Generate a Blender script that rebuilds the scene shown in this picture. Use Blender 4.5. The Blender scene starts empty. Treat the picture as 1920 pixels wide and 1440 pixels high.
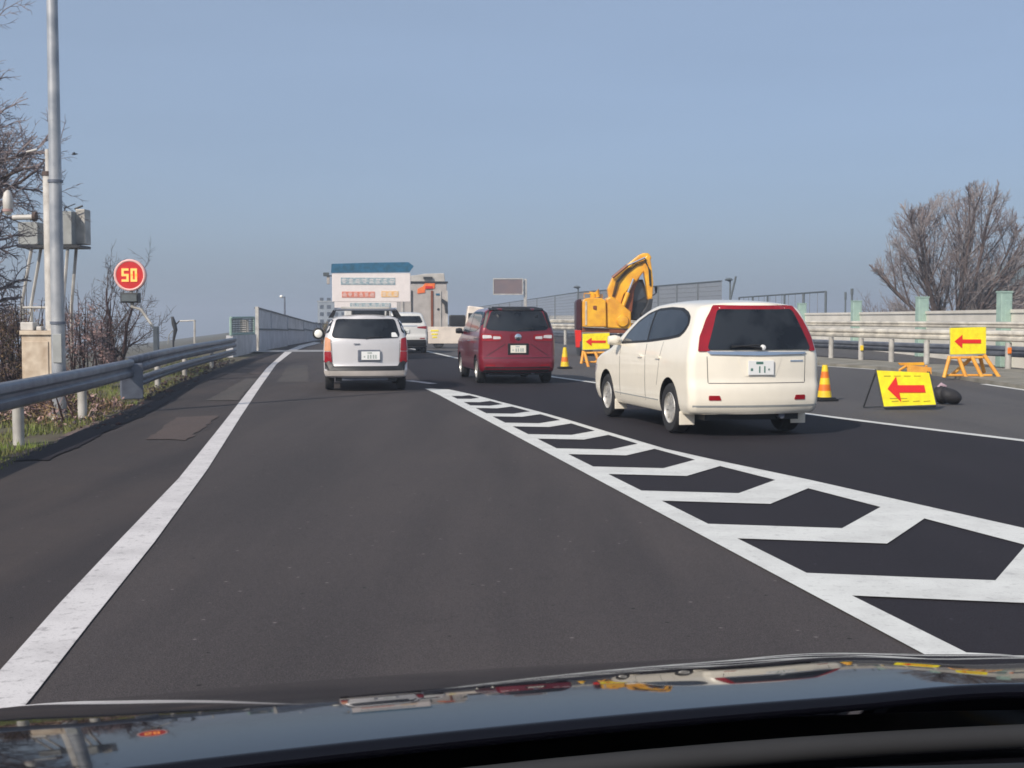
import bpy, bmesh, math, random
from mathutils import Vector, Matrix, noise
from mathutils.bvhtree import BVHTree
from mathutils.geometry import delaunay_2d_cdt, tessellate_polygon
random.seed(7)
R = math.radians
sc = bpy.context.scene
COL = sc.collection

# ------------------------------------------------------------------ camera
FPX, CX, CY, HOR, CAMH = 2400.0, 960.0, 720.0, 595.0, 1.45
PITCH = math.atan((CY - HOR) / FPX)
cam_d = bpy.data.cameras.new('camera')
cam = bpy.data.objects.new('camera', cam_d)
COL.objects.link(cam)
cam.location = (0, 0, CAMH)
cam.rotation_euler = (R(90) - PITCH, 0, 0)
cam_d.sensor_width = 36.0
cam_d.lens = 36.0 * FPX / 1920.0
cam_d.clip_start = 0.05
cam_d.clip_end = 6000
sc.camera = cam

# ------------------------------------------------------------------ world, sun, exposure
SUN_EL, SUN_AZ = R(36), R(180 + 36)      # azimuth clockwise from +Y
w = bpy.data.worlds.new('World'); sc.world = w; w.use_nodes = True
nt = w.node_tree; bg = nt.nodes['Background']
sky = nt.nodes.new('ShaderNodeTexSky'); sky.sky_type = 'NISHITA'; sky.sun_disc = False
sky.sun_elevation = SUN_EL; sky.sun_rotation = SUN_AZ
sky.altitude = 0; sky.air_density = 0.7; sky.dust_density = 3.0; sky.ozone_density = 6
hs = nt.nodes.new('ShaderNodeMix'); hs.data_type = 'RGBA'; hs.inputs[0].default_value = 0.45   # thin even haze over the clear sky
hs.inputs[7].default_value = (4.6, 5.55, 6.7, 1)
nt.links.new(sky.outputs[0], hs.inputs[6])
tcs = nt.nodes.new('ShaderNodeTexCoord'); mps = nt.nodes.new('ShaderNodeMapping'); mps.inputs['Scale'].default_value = (1.5, 1.5, 14)
nzs = nt.nodes.new('ShaderNodeTexNoise'); nzs.inputs['Scale'].default_value = 2.2; nzs.inputs['Detail'].default_value = 5
nt.links.new(tcs.outputs['Generated'], mps.inputs[0]); nt.links.new(mps.outputs[0], nzs.inputs['Vector'])
mrs = nt.nodes.new('ShaderNodeMapRange'); mrs.inputs[3].default_value = 0.955; mrs.inputs[4].default_value = 1.045; nt.links.new(nzs.outputs['Fac'], mrs.inputs[0])
mls = nt.nodes.new('ShaderNodeVectorMath'); mls.operation = 'SCALE'; nt.links.new(hs.outputs[2], mls.inputs[0]); nt.links.new(mrs.outputs[0], mls.inputs['Scale'])
nt.links.new(mls.outputs[0], bg.inputs[0]); bg.inputs[1].default_value = 0.1
sd = bpy.data.lights.new('sun', 'SUN'); sd.energy = 3.7; sd.angle = R(0.55); sd.color = (1.0, 0.91, 0.79)
sun = bpy.data.objects.new('sun', sd); COL.objects.link(sun)
sdir = Vector((math.sin(SUN_AZ) * math.cos(SUN_EL), math.cos(SUN_AZ) * math.cos(SUN_EL), math.sin(SUN_EL)))
sun.rotation_euler = sdir.to_track_quat('Z', 'Y').to_euler(); sun.location = sdir * 50
sc.view_settings.view_transform = 'Standard'; sc.view_settings.look = 'None'
sc.view_settings.exposure = 0.2; sc.view_settings.gamma = 1.0
sc.render.engine = 'CYCLES'
sc.cycles.max_bounces = 6
sc.cycles.filter_width = 1.7

# ------------------------------------------------------------------ pixel <-> world
def ray(px, py):
    v = Vector(((px - CX) / FPX, 1.0, (CY - py) / FPX))
    c, s = math.cos(PITCH), math.sin(PITCH)
    return Vector((v.x, v.y * c + v.z * s, -v.y * s + v.z * c))
def G(px, py, z=0.0):
    d = ray(px, py); t = (z - CAMH) / d.z
    return Vector((d.x * t, d.y * t, z))
def P3(px, py, Y):
    d = ray(px, py); t = Y / d.y
    return Vector((d.x * t, Y, CAMH + d.z * t))
def Yrow(py): return G(CX, py).y
PSI = math.atan((960 - 586) / FPX)       # road heading, turned left of the view
FWD = Vector((-math.sin(PSI), math.cos(PSI), 0)); RGT = Vector((math.cos(PSI), math.sin(PSI), 0))
def road(q, s, z=0.0): return RGT * q + FWD * s + Vector((0, 0, z))

# ------------------------------------------------------------------ materials
def mat(name, col, rough=0.6, metal=0.0, coat=0.0, var=0.12, scale=6.0, bump=0.0, bscale=40.0, col2=None, detail=4.0,
        emit=0.0, spec=0.5, trans=0.0, low=0.35, high=0.65):
    m = bpy.data.materials.new(name); m.use_nodes = True
    n = m.node_tree.nodes; l = m.node_tree.links; b = n['Principled BSDF']
    b.inputs['Roughness'].default_value = rough; b.inputs['Metallic'].default_value = metal
    b.inputs['Coat Weight'].default_value = coat; b.inputs['Coat Roughness'].default_value = 0.04
    b.inputs['Specular IOR Level'].default_value = spec
    b.inputs['Transmission Weight'].default_value = trans
    tc = n.new('ShaderNodeTexCoord')
    nz = n.new('ShaderNodeTexNoise'); nz.inputs['Scale'].default_value = scale; nz.inputs['Detail'].default_value = detail
    l.new(tc.outputs['Object'], nz.inputs['Vector'])
    mr = n.new('ShaderNodeMapRange'); mr.inputs[1].default_value = low; mr.inputs[2].default_value = high
    l.new(nz.outputs['Fac'], mr.inputs[0])
    mx = n.new('ShaderNodeMix'); mx.data_type = 'RGBA'
    c2 = col2 if col2 else tuple(c * (1 - 2 * var) for c in col)
    mx.inputs[6].default_value = (*c2, 1); mx.inputs[7].default_value = (*col, 1)
    l.new(mr.outputs[0], mx.inputs[0]); l.new(mx.outputs[2], b.inputs['Base Color'])
    if bump > 0:
        n2 = n.new('ShaderNodeTexNoise'); n2.inputs['Scale'].default_value = bscale; n2.inputs['Detail'].default_value = 3
        l.new(tc.outputs['Object'], n2.inputs['Vector'])
        bp = n.new('ShaderNodeBump'); bp.inputs['Strength'].default_value = bump; bp.inputs['Distance'].default_value = 0.02
        l.new(n2.outputs['Fac'], bp.inputs['Height']); l.new(bp.outputs[0], b.inputs['Normal'])
    if emit > 0:
        l.new(mx.outputs[2], b.inputs['Emission Color']); b.inputs['Emission Strength'].default_value = emit
    return m

def asphalt(name, c, c_dark, c_warm, speck=0.5, patchy=0.5):
    m = bpy.data.materials.new(name); m.use_nodes = True
    n = m.node_tree.nodes; l = m.node_tree.links; b = n['Principled BSDF']
    b.inputs['Roughness'].default_value = 0.86; b.inputs['Specular IOR Level'].default_value = 0.2
    tc = n.new('ShaderNodeTexCoord')
    def nz(scale, detail=4, rough=0.6, vec=None):
        t = n.new('ShaderNodeTexNoise'); t.inputs['Scale'].default_value = scale; t.inputs['Detail'].default_value = detail
        t.inputs['Roughness'].default_value = rough
        l.new(vec if vec else tc.outputs['Object'], t.inputs['Vector']); return t
    def mr(src, a, bb, c_=0.0, d_=1.0):
        t = n.new('ShaderNodeMapRange'); t.inputs[1].default_value = a; t.inputs[2].default_value = bb
        t.inputs[3].default_value = c_; t.inputs[4].default_value = d_; l.new(src, t.inputs[0]); return t.outputs[0]
    def mix(f, A, B, t='MIX'):
        x = n.new('ShaderNodeMix'); x.data_type = 'RGBA'; x.blend_type = t
        for sock, v in ((x.inputs[0], f), (x.inputs[6], A), (x.inputs[7], B)):
            if isinstance(v, tuple): sock.default_value = (*v, 1)
            elif isinstance(v, float): sock.default_value = v
            else: l.new(v, sock)
        return x.outputs[2]
    mp = n.new('ShaderNodeMapping'); mp.inputs['Rotation'].default_value = (0, 0, -PSI); mp.inputs['Scale'].default_value = (1.0, 0.09, 1)
    l.new(tc.outputs['Object'], mp.inputs[0])
    big = nz(0.35, 3); streak = nz(1.3, 4, 0.55, mp.outputs[0]); fine = nz(90, 3, 0.7); med = nz(9, 4)
    k = mix(mr(big.outputs['Fac'], 0.4, 0.62, 0, patchy), c, c_warm)
    k = mix(mr(streak.outputs['Fac'], 0.42, 0.62, 0, 0.85), k, c_dark)
    stn = nz(1.1, 5, 0.7); k = mix(mr(stn.outputs['Fac'], 0.62, 0.72, 0, 0.45), k, tuple(x * 0.6 for x in c_dark))
    k = mix(mr(med.outputs['Fac'], 0.35, 0.7, 0, 0.22), k, c_dark)
    vo = n.new('ShaderNodeTexVoronoi'); vo.inputs['Scale'].default_value = 120; l.new(tc.outputs['Object'], vo.inputs['Vector'])
    k = mix(mr(vo.outputs['Distance'], 0.0, 0.35, speck, 0.0), k, tuple(min(1, x * 2.2 + 0.03) for x in c))
    k = mix(mr(fine.outputs['Fac'], 0.52, 0.75, 0, 0.5), k, tuple(x * 0.4 for x in c))
    gr = nz(260, 2, 0.8)
    k = mix(mr(gr.outputs['Fac'], 0.5, 0.68, 0, 0.75), k, tuple(min(1, x * 2.6) for x in c))
    k = mix(mr(gr.outputs['Fac'], 0.47, 0.32, 0, 0.65), k, tuple(x * 0.3 for x in c))
    # sparse pale stones and chips
    v2 = n.new('ShaderNodeTexVoronoi'); v2.inputs['Scale'].default_value = 5.5; l.new(tc.outputs['Object'], v2.inputs['Vector'])
    k = mix(mr(v2.outputs['Distance'], 0.03, 0.075, 0.85, 0.0), k, tuple(min(1, x * 3.5) for x in c))
    v3 = n.new('ShaderNodeTexVoronoi'); v3.inputs['Scale'].default_value = 4.1; l.new(tc.outputs['Object'], v3.inputs['Vector'])
    k = mix(mr(v3.outputs['Distance'], 0.03, 0.06, 0.9, 0.0), k, (0.01, 0.01, 0.01))
    l.new(k, b.inputs['Base Color'])
    bp = n.new('ShaderNodeBump'); bp.inputs['Strength'].default_value = 0.35; bp.inputs['Distance'].default_value = 0.01
    l.new(fine.outputs['Fac'], bp.inputs['Height']); l.new(bp.outputs[0], b.inputs['Normal'])
    return m

M = {}
M['lane'] = asphalt('asphalt_lane', (0.056, 0.048, 0.048), (0.036, 0.032, 0.033), (0.070, 0.059, 0.056))
M['fresh'] = asphalt('asphalt_fresh', (0.018, 0.0155, 0.020), (0.014, 0.0125, 0.016), (0.023, 0.020, 0.022), 0.35, 0.4)
M['shoulder'] = asphalt('asphalt_shoulder', (0.047, 0.040, 0.040), (0.027, 0.024, 0.026), (0.066, 0.052, 0.047), 0.5, 0.8)
M['closed'] = asphalt('asphalt_closed_lane', (0.080, 0.076, 0.077), (0.060, 0.057, 0.059), (0.092, 0.084, 0.078))
M['patch_brown'] = asphalt('asphalt_patch_brown', (0.080, 0.062, 0.057), (0.060, 0.050, 0.047), (0.10, 0.075, 0.066), 0.6, 0.6)
M['patch_grey'] = asphalt('asphalt_patch_grey', (0.078, 0.069, 0.064), (0.058, 0.053, 0.051), (0.095, 0.08, 0.070), 0.6, 0.6)
def paint_mat(name, col, worn, amt):
    m = bpy.data.materials.new(name); m.use_nodes = True
    n = m.node_tree.nodes; l = m.node_tree.links; b = n['Principled BSDF']; b.inputs['Roughness'].default_value = 0.7
    tc = n.new('ShaderNodeTexCoord'); prev = None
    prev = col
    for sc_, lo, hi, k in ((2.2, 0.42, 0.72, 0.4), (14, 0.56, 0.68, amt), (60, 0.55, 0.7, amt * 0.8)):
        t = n.new('ShaderNodeTexNoise'); t.inputs['Scale'].default_value = sc_; t.inputs['Detail'].default_value = 6; t.inputs['Roughness'].default_value = 0.65
        l.new(tc.outputs['Object'], t.inputs['Vector'])
        r = n.new('ShaderNodeMapRange'); r.inputs[1].default_value = lo; r.inputs[2].default_value = hi; r.inputs[4].default_value = k
        l.new(t.outputs['Fac'], r.inputs[0])
        x = n.new('ShaderNodeMix'); x.data_type = 'RGBA'; l.new(r.outputs[0], x.inputs[0])
        if isinstance(prev, tuple): x.inputs[6].default_value = (*prev, 1)
        else: l.new(prev, x.inputs[6])
        x.inputs[7].default_value = (*worn, 1); prev = x.outputs[2]
    l.new(prev, b.inputs['Base Color'])
    return m
M['roadpaint'] = paint_mat('road_paint', (0.66, 0.66, 0.63), (0.33, 0.32, 0.31), 0.5)
M['roadpaint_worn'] = paint_mat('road_paint_worn', (0.64, 0.61, 0.60), (0.24, 0.22, 0.22), 0.75)
M['joint'] = mat('steel_joint', (0.32, 0.31, 0.31), 0.6)
M['soil'] = mat('soil_grass', (0.10, 0.095, 0.05), 0.95, scale=1.3, col2=(0.07, 0.05, 0.035), bump=0.5, bscale=14)
M['dirt'] = mat('dirt', (0.16, 0.11, 0.09), 0.95, scale=3, col2=(0.10, 0.07, 0.06), bump=0.4, bscale=30)
M['verge'] = mat('concrete_verge', (0.26, 0.24, 0.20), 0.9, scale=1.6, col2=(0.16, 0.15, 0.12), bump=0.3)
M['grass'] = mat('grass', (0.14, 0.19, 0.03), 0.8, scale=1.2, col2=(0.16, 0.13, 0.06))
M['galv'] = mat('galvanised_steel', (0.19, 0.21, 0.25), 0.42, metal=0.4, scale=3, col2=(0.12, 0.13, 0.165), bump=0.08)
M['galv_w'] = mat('galvanised_pale', (0.52, 0.50, 0.46), 0.5, metal=0.1, scale=3, col2=(0.34, 0.32, 0.29))
M['beam'] = mat('guardrail_beam_pale', (0.74, 0.69, 0.59), 0.5, metal=0.1, scale=2, col2=(0.42, 0.39, 0.34))
M['concrete'] = mat('concrete_wall', (0.78, 0.73, 0.64), 0.9, scale=0.9, col2=(0.66, 0.62, 0.54), bump=0.2)
M['mint'] = mat('mint_green_paint', (0.33, 0.46, 0.39), 0.6, scale=4, col2=(0.27, 0.38, 0.33))
M['mesh'] = mat('fence_mesh', (0.20, 0.21, 0.23), 0.7, scale=5)
M['fpost'] = mat('fence_post', (0.10, 0.12, 0.13), 0.6)
M['pole'] = mat('lamp_pole_steel', (0.50, 0.50, 0.50), 0.35, metal=0.35, scale=2.5, col2=(0.27, 0.29, 0.32))
M['cream'] = mat('weathered_cream_metal', (0.62, 0.52, 0.40), 0.6, scale=4, col2=(0.40, 0.30, 0.21))
M['white_metal'] = mat('white_painted_pipe', (0.62, 0.59, 0.55), 0.5, scale=4, col2=(0.45, 0.42, 0.38))
M['grey_metal'] = mat('grey_cabinet', (0.34, 0.35, 0.34), 0.6, scale=3)
M['panel'] = mat('noise_wall_panel', (0.56, 0.57, 0.62), 0.6, scale=1.6, col2=(0.44, 0.45, 0.50), metal=0.2)
M['panel_pale'] = mat('noise_wall_pale', (0.60, 0.60, 0.62), 0.6, scale=1.6)
M['dark'] = mat('dark_metal', (0.03, 0.032, 0.036), 0.5)
M['black_plastic'] = mat('black_plastic', (0.012, 0.012, 0.014), 0.5)
M['rubber'] = mat('tyre_rubber', (0.02, 0.02, 0.022), 0.8)
M['rim'] = mat('alloy_rim', (0.62, 0.60, 0.56), 0.35, metal=0.5)
M['rim_dark'] = mat('steel_rim', (0.10, 0.10, 0.11), 0.5, metal=0.4)
M['glass'] = mat('tinted_glass', (0.007, 0.009, 0.013), 0.06, spec=0.4, scale=2.2, col2=(0.022, 0.026, 0.032), low=.45, high=.6)
M['glass_side'] = mat('side_glass', (0.045, 0.055, 0.07), 0.08, spec=0.7, var=0.1)
M['pearl'] = mat('pearl_white_paint', (0.86, 0.79, 0.66), 0.28, coat=0.6, var=0.02)
M['silver_white'] = mat('silver_white_paint', (0.58, 0.565, 0.57), 0.3, coat=0.5, var=0.02, metal=0.1)
M['suv_white'] = mat('white_car_paint', (0.66, 0.65, 0.62), 0.3, coat=0.4, var=0.02)
M['red_paint'] = mat('metallic_red_paint', (0.20, 0.008, 0.022), 0.28, coat=0.9, metal=0.25, var=0.04)
M['lamp_red'] = mat('tail_lamp_red', (0.30, 0.004, 0.012), 0.2, coat=0.3, var=0.1)
M['lamp_amber'] = mat('amber_lens', (0.75, 0.35, 0.18), 0.15, coat=0.8)
M['lamp_clear_and_highlight'] = mat('clear_lens_and_highlight', (0.72, 0.68, 0.68), 0.1, coat=0.8)  # headlamp lens, and painted highlights on the minivan's tail lamps
M['chrome'] = mat('chrome', (0.72, 0.74, 0.76), 0.12, metal=1.0, var=0.02)
M['plate'] = mat('number_plate_white', (0.80, 0.80, 0.78), 0.5, var=0.02)
M['plate_y'] = mat('number_plate_cream', (0.80, 0.76, 0.66), 0.5, var=0.02)
M['plate_txt'] = mat('plate_green_paint', (0.08, 0.20, 0.16), 0.5)
M['plate_faint'] = mat('plate_faint_characters', (0.45, 0.50, 0.47), 0.5)
M['ex_yellow'] = mat('excavator_yellow', (0.90, 0.48, 0.02), 0.38, coat=0.3, scale=2.5, col2=(0.70, 0.30, 0.02))
M['ex_brown_shade'] = mat('excavator_brown_and_shade', (0.22, 0.06, 0.02), 0.5)  # brown parts, and the shade painted under the boom
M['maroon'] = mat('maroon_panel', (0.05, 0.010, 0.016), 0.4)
M['red_flat'] = mat('sign_red', (0.72, 0.015, 0.008), 0.5, var=0.03)
M['sign_yellow'] = mat('sign_yellow', (0.90, 0.78, 0.01), 0.5, scale=9, col2=(0.80, 0.64, 0.012))
M['sign_ink'] = mat('sign_olive_ink', (0.45, 0.36, 0.01), 0.5)
M['sign_red_ring'] = mat('sign_disc_red', (0.60, 0.015, 0.015), 0.45, var=0.05)
M['sign_rim'] = mat('sign_rim_pale', (0.85, 0.50, 0.45), 0.5, var=0.03)
M['led'] = mat('led_orange', (1.0, 0.42, 0.10), 0.5, var=0.02, emit=0.75)
M['barrier'] = mat('barrier_orange_yellow', (0.85, 0.42, 0.06), 0.45, scale=5, col2=(0.72, 0.30, 0.04))
M['cone_y'] = mat('cone_yellow', (0.90, 0.62, 0.02), 0.5)
M['cone_o'] = mat('cone_orange', (0.85, 0.20, 0.01), 0.5)
M['box_white'] = mat('truck_sign_white', (0.80, 0.73, 0.70), 0.5, var=0.03)
M['tarp_blue'] = mat('blue_band', (0.03, 0.14, 0.25), 0.5, scale=6, col2=(0.025, 0.09, 0.14))
M['band_text'] = mat('grey_blue_lettering', (0.20, 0.30, 0.36), 0.6, scale=14, col2=(0.45, 0.52, 0.52))
M['band_red'] = mat('red_lettering_band', (0.62, 0.16, 0.10), 0.6, scale=14, col2=(0.72, 0.30, 0.22))
M['band_orange'] = mat('orange_lettering_band', (0.80, 0.45, 0.16), 0.6, scale=14, col2=(0.80, 0.58, 0.34))
M['truck_grey'] = mat('truck_body_grey', (0.46, 0.42, 0.39), 0.6, scale=2, col2=(0.35, 0.32, 0.295))
M['truck_pale'] = mat('truck_body_pale', (0.52, 0.49, 0.45), 0.6, scale=2)
M['kei_white'] = mat('small_truck_cream', (0.80, 0.70, 0.60), 0.4, coat=0.3, scale=1.5)
M['orange_sign'] = mat('orange_warning_lamp', (0.85, 0.22, 0.05), 0.5, scale=5, col2=(0.75, 0.12, 0.03))
M['vms'] = mat('message_board_face', (0.17, 0.11, 0.105), 0.7, scale=0.8, col2=(0.13, 0.095, 0.1))
M['bark'] = mat('bark', (0.12, 0.085, 0.075), 0.9, scale=6, col2=(0.05, 0.035, 0.03))
M['bark_dark'] = mat('bark_dark_red', (0.06, 0.028, 0.026), 0.9, scale=6, col2=(0.03, 0.015, 0.015))
M['twig'] = mat('twig', (0.31, 0.28, 0.275), 0.9, scale=1.2, col2=(0.14, 0.10, 0.095))
M['twig_grey'] = mat('twig_grey', (0.24, 0.20, 0.20), 0.9, scale=2, col2=(0.15, 0.12, 0.125))
M['bush'] = mat('dry_bush', (0.50, 0.34, 0.32), 0.9, scale=2.5, col2=(0.32, 0.20, 0.18))
M['bush_dark'] = mat('bush_green_brown', (0.22, 0.18, 0.08), 0.9, scale=2, col2=(0.36, 0.21, 0.11))
M['roof_tile'] = mat('grey_green_roof', (0.15, 0.19, 0.20), 0.7, scale=2)
M['house_wall'] = mat('brown_house_wall', (0.25, 0.19, 0.15), 0.9, scale=2)
M['tower'] = mat('pale_tower', (0.30, 0.33, 0.35), 0.8, scale=0.4)
M['hood'] = mat('black_car_paint', (0.004, 0.004, 0.007), 0.04, spec=0.27, var=0.0)
M['cowl'] = mat('cowl_plastic', (0.006, 0.006, 0.009), 0.5, spec=0.15, var=0.2, scale=30, bump=0.1)
M['navy'] = mat('dark_navy_trim', (0.006, 0.006, 0.012), 0.5)
M['wiper_m'] = mat('wiper_metal', (0.012, 0.012, 0.014), 0.6)
M['bag'] = mat('black_sandbag', (0.02, 0.018, 0.02), 0.7, scale=8, bump=0.5, bscale=12)
M['pink'] = mat('pale_pink_cloth', (0.42, 0.30, 0.34), 0.8)
M['white_lamp_and_reflection'] = mat('white_lamp_and_mirror_reflection', (0.88, 0.87, 0.80), 0.35, var=0.01)  # street lamp head, and the painted reflection in the wagon's mirror

# ------------------------------------------------------------------ mesh builder
class MB:
    def __init__(s): s.v = []; s.f = []; s.mi = []; s.mats = []
    def m(s, name):
        if name not in s.mats: s.mats.append(name)
        return s.mats.index(name)
    def add(s, vs, fs, mt):
        o = len(s.v); k = s.m(mt)
        s.v += [Vector(v) for v in vs]
        for f in fs: s.f.append([i + o for i in f]); s.mi.append(k)
    def box(s, c, d, mt, rz=0.0, rx=0.0, ry=0.0):
        rot = Matrix.Rotation(rz, 3, 'Z') @ Matrix.Rotation(ry, 3, 'Y') @ Matrix.Rotation(rx, 3, 'X')
        vs = [Vector(c) + rot @ Vector((x * d[0] / 2, y * d[1] / 2, z * d[2] / 2)) for x in (-1, 1) for y in (-1, 1) for z in (-1, 1)]
        s.add(vs, [(0, 1, 3, 2), (4, 6, 7, 5), (0, 4, 5, 1), (2, 3, 7, 6), (0, 2, 6, 4), (1, 5, 7, 3)], mt)
    def tube(s, path, r, mt, n=8, cap=True):
        path = [Vector(p) for p in path]
        rs = r if isinstance(r, (list, tuple)) else [r] * len(path)
        vs = []; fs = []
        up0 = None
        for i, p in enumerate(path):
            t = (path[min(i + 1, len(path) - 1)] - path[max(i - 1, 0)])
            if t.length < 1e-9: t = Vector((0, 0, 1))
            t.normalize()
            a = up0 if up0 is not None else (Vector((0, 0, 1)) if abs(t.z) < 0.9 else Vector((1, 0, 0)))
            x = a.cross(t)
            if x.length < 1e-6: x = Vector((1, 0, 0)).cross(t)
            x.normalize(); y = t.cross(x); up0 = y
            for k in range(n):
                an = 2 * math.pi * k / n
                vs.append(p + (x * math.cos(an) + y * math.sin(an)) * rs[i])
        for i in range(len(path) - 1):
            for k in range(n):
                a = i * n + k; b = i * n + (k + 1) % n
                fs.append((a, b, b + n, a + n))
        if cap:
            fs.append(tuple(range(n))[::-1]); fs.append(tuple(range((len(path) - 1) * n, len(path) * n)))
        s.add(vs, fs, mt)
    def lathe(s, prof, mt, n=24, origin=(0, 0, 0), axis='Z'):
        o = Vector(origin); vs = []; fs = []
        for r, h in prof:
            for k in range(n):
                a = 2 * math.pi * k / n; c, d = r * math.cos(a), r * math.sin(a)
                vs.append(o + (Vector((c, d, h)) if axis == 'Z' else Vector((h, c, d)) if axis == 'X' else Vector((c, h, d))))
        for i in range(len(prof) - 1):
            for k in range(n):
                a = i * n + k; b = i * n + (k + 1) % n
                fs.append((a, b, b + n, a + n))
        s.add(vs, fs, mt)
    def prism(s, poly, off, mt):
        """poly: list of 3D points; off: extrusion vector"""
        off = Vector(off); n = len(poly); A = [Vector(p) for p in poly]; B = [p + off for p in A]
        tris = tessellate_polygon([A])
        fs = [tuple(t) for t in tris] + [tuple(i + n for i in t)[::-1] for t in tris]
        fs += [(i, (i + 1) % n, (i + 1) % n + n, i + n) for i in range(n)]
        s.add(A + B, fs, mt)
    def sheet(s, poly, mt):
        A = [Vector(p) for p in poly]
        s.add(A, [tuple(t) for t in tessellate_polygon([A])], mt)
    def build(s, name, parent=None, smooth=None, bevel=0.0, tag_=None):
        me = bpy.data.meshes.new(name); me.from_pydata([tuple(v) for v in s.v], [], s.f)
        for k in s.mats: me.materials.append(M[k])
        me.polygons.foreach_set('material_index', s.mi)
        bm = bmesh.new(); bm.from_mesh(me); bmesh.ops.recalc_face_normals(bm, faces=bm.faces); bm.to_mesh(me); bm.free()
        if smooth is not None:
            me.polygons.foreach_set('use_smooth', [True] * len(me.polygons)); me.set_sharp_from_angle(angle=R(smooth))
        me.update()
        o = bpy.data.objects.new(name, me); COL.objects.link(o)
        if parent: o.parent = parent
        if bevel:
            b = o.modifiers.new('bevel', 'BEVEL'); b.width = bevel; b.segments = 2; b.limit_method = 'ANGLE'
        return o
def tag(o, label, cat, group=None, kind=None):
    if label: o['label'] = label
    if cat: o['category'] = cat
    if group: o['group'] = group
    if kind: o['kind'] = kind
    return o
def thing(name, label, cat, loc=(0, 0, 0), rz=0.0, group=None):
    o = bpy.data.objects.new(name, None); COL.objects.link(o); o.location = loc; o.rotation_euler = (0, 0, rz)
    o.empty_display_size = 0.2
    return tag(o, label, cat, group)
def struct(name, mb, **k):
    o = mb.build(name, **k); o['kind'] = 'structure'; return o
def up_sheet(o):
    me = o.data
    bm = bmesh.new(); bm.from_mesh(me)
    for f in bm.faces:
        if f.normal.z < 0: f.normal_flip()
    bm.to_mesh(me); bm.free()

# ------------------------------------------------------------------ ground
def terrain_z(q):
    if q < -4.3:
        a = -4.3 - q
        return -0.05 - min(a, 5) * 0.22 - max(0, a - 5) * 0.13
    if q > 27: return -0.05 - (q - 27) * 0.045
    return -0.05
qs = [-500, -350, -250, -120, -60, -35, -22, -15, -11, -9.3, -8, -7, -6, -5, -4.3, -3.6, -2.8, 0, 10, 20, 27, 30, 40, 60, 100, 200, 400, 600]
ss = [-60, -20, 0, 10, 20, 30, 40, 60, 80, 120, 180, 260, 400, 700, 1100, 1500]
mb = MB(); vs = []; fs = []
for i, s_ in enumerate(ss):
    for j, q in enumerate(qs):
        v = road(q, s_, terrain_z(q) + (0.08 * noise.noise(Vector((q * 0.5, s_ * 0.3, 0))) if q < -4.4 else 0) - max(0, s_ - 400) * 0.01); vs.append(v)
nq = len(qs)
fs = [(i * nq + j, i * nq + j + 1, (i + 1) * nq + j + 1, (i + 1) * nq + j) for i in range(len(ss) - 1) for j in range(nq - 1)]
mb.add(vs, fs, 'soil'); o = struct('ground', mb, smooth=60); up_sheet(o)

def flat(name, poly, mt, z):
    mb = MB(); mb.sheet([Vector((p.x, p.y, z)) for p in poly], mt); o = struct(name, mb); up_sheet(o); return o
EDGE = [(-60, 908), (0, 855), (60, 838), (110, 823), (170, 800), (240, 768), (290, 740), (340, 715), (390, 697), (430, 683), (470, 668), (540, 650)]
edge = [G(x, y) for x, y in EDGE]
# road base: left shoulder + everything
base_poly = [road(-3.0, -20)] + [road(-3.1, 6)] + edge + [road(-2.6, 120), road(-3, 400), road(26, 400), road(26, -20)]
flat('road', base_poly, 'shoulder', -0.012)
lane_l = [G(-100, 1370), G(0, 1290), G(138, 1209 - 50), G(229, 1050), G(321, 935), G(403, 830), G(472, 742), G(509, 692), G(546, 660), G(587, 643)]
def gore(X, d): p = 2200.0 / d; return G(960 + X * p, 595 + 1.45 * p)
goreC = [gore(1.57 - .186 * (d_ - 6.65), d_) for d_ in (4.2, 8, 12, 16, 20, 22)] + [gore(-1.5, 23.7)]
far_mid = [G(790, 715), G(765, 690), G(720, 655), G(680, 636)]
poly = [road(-2.0, -6)] + lane_l + [G(640, 632)] + far_mid[::-1] + goreC[::-1] + [gore(2.2, 3.2), road(3.0, -6)]
flat('left_lane_road', poly, 'lane', -0.006)
RL = [(700, 643), (800, 658.5), (860, 672), (950, 691), (1040, 707), (1120, 718), (1300, 746), (1510, 775.5), (1700, 799.5), (1920, 826), (2200, 861)]
rl = [G(x, y) for x, y in RL]
poly = goreC + far_mid + rl + [road(9, 4), road(4.0, -6), gore(2.2, 3.2)]
flat('right_lane_road', poly, 'fresh', -0.006)
R2 = [(1300, 662), (1480, 681), (1599, 690), (1645, 693), (1760, 705), (1850, 719), (1920, 730), (2100, 757)]
r2 = [G(x, y) for x, y in R2]
poly = rl + [road(18, 12)] + r2[::-1] + [G(1000, 638), G(720, 628)]
flat('closed_lane_road', poly, 'closed', -0.006)
# verge between far line and the guard rail
vg = [G(1300, 655.5), G(1480, 669), G(1560, 675.5), G(1740, 687), G(1890, 697), G(2100, 712)]
mb = MB()
lo = [p + Vector((0, 0.35, 0)) for p in r2]; hi = [Vector((p.x, p.y + 0.6, 0)) for p in vg]
top = lo + hi[::-1]
mb.prism([Vector((p.x, p.y, -0.05)) for p in top], (0, 0, 0.13), 'verge')
struct('median_verge', mb)
# opposing carriageway beyond the guard rail
flat('opposite_road', [road(19.6, 8), road(30, 8), road(25, 300), road(15, 300)], 'closed', -0.003)
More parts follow.
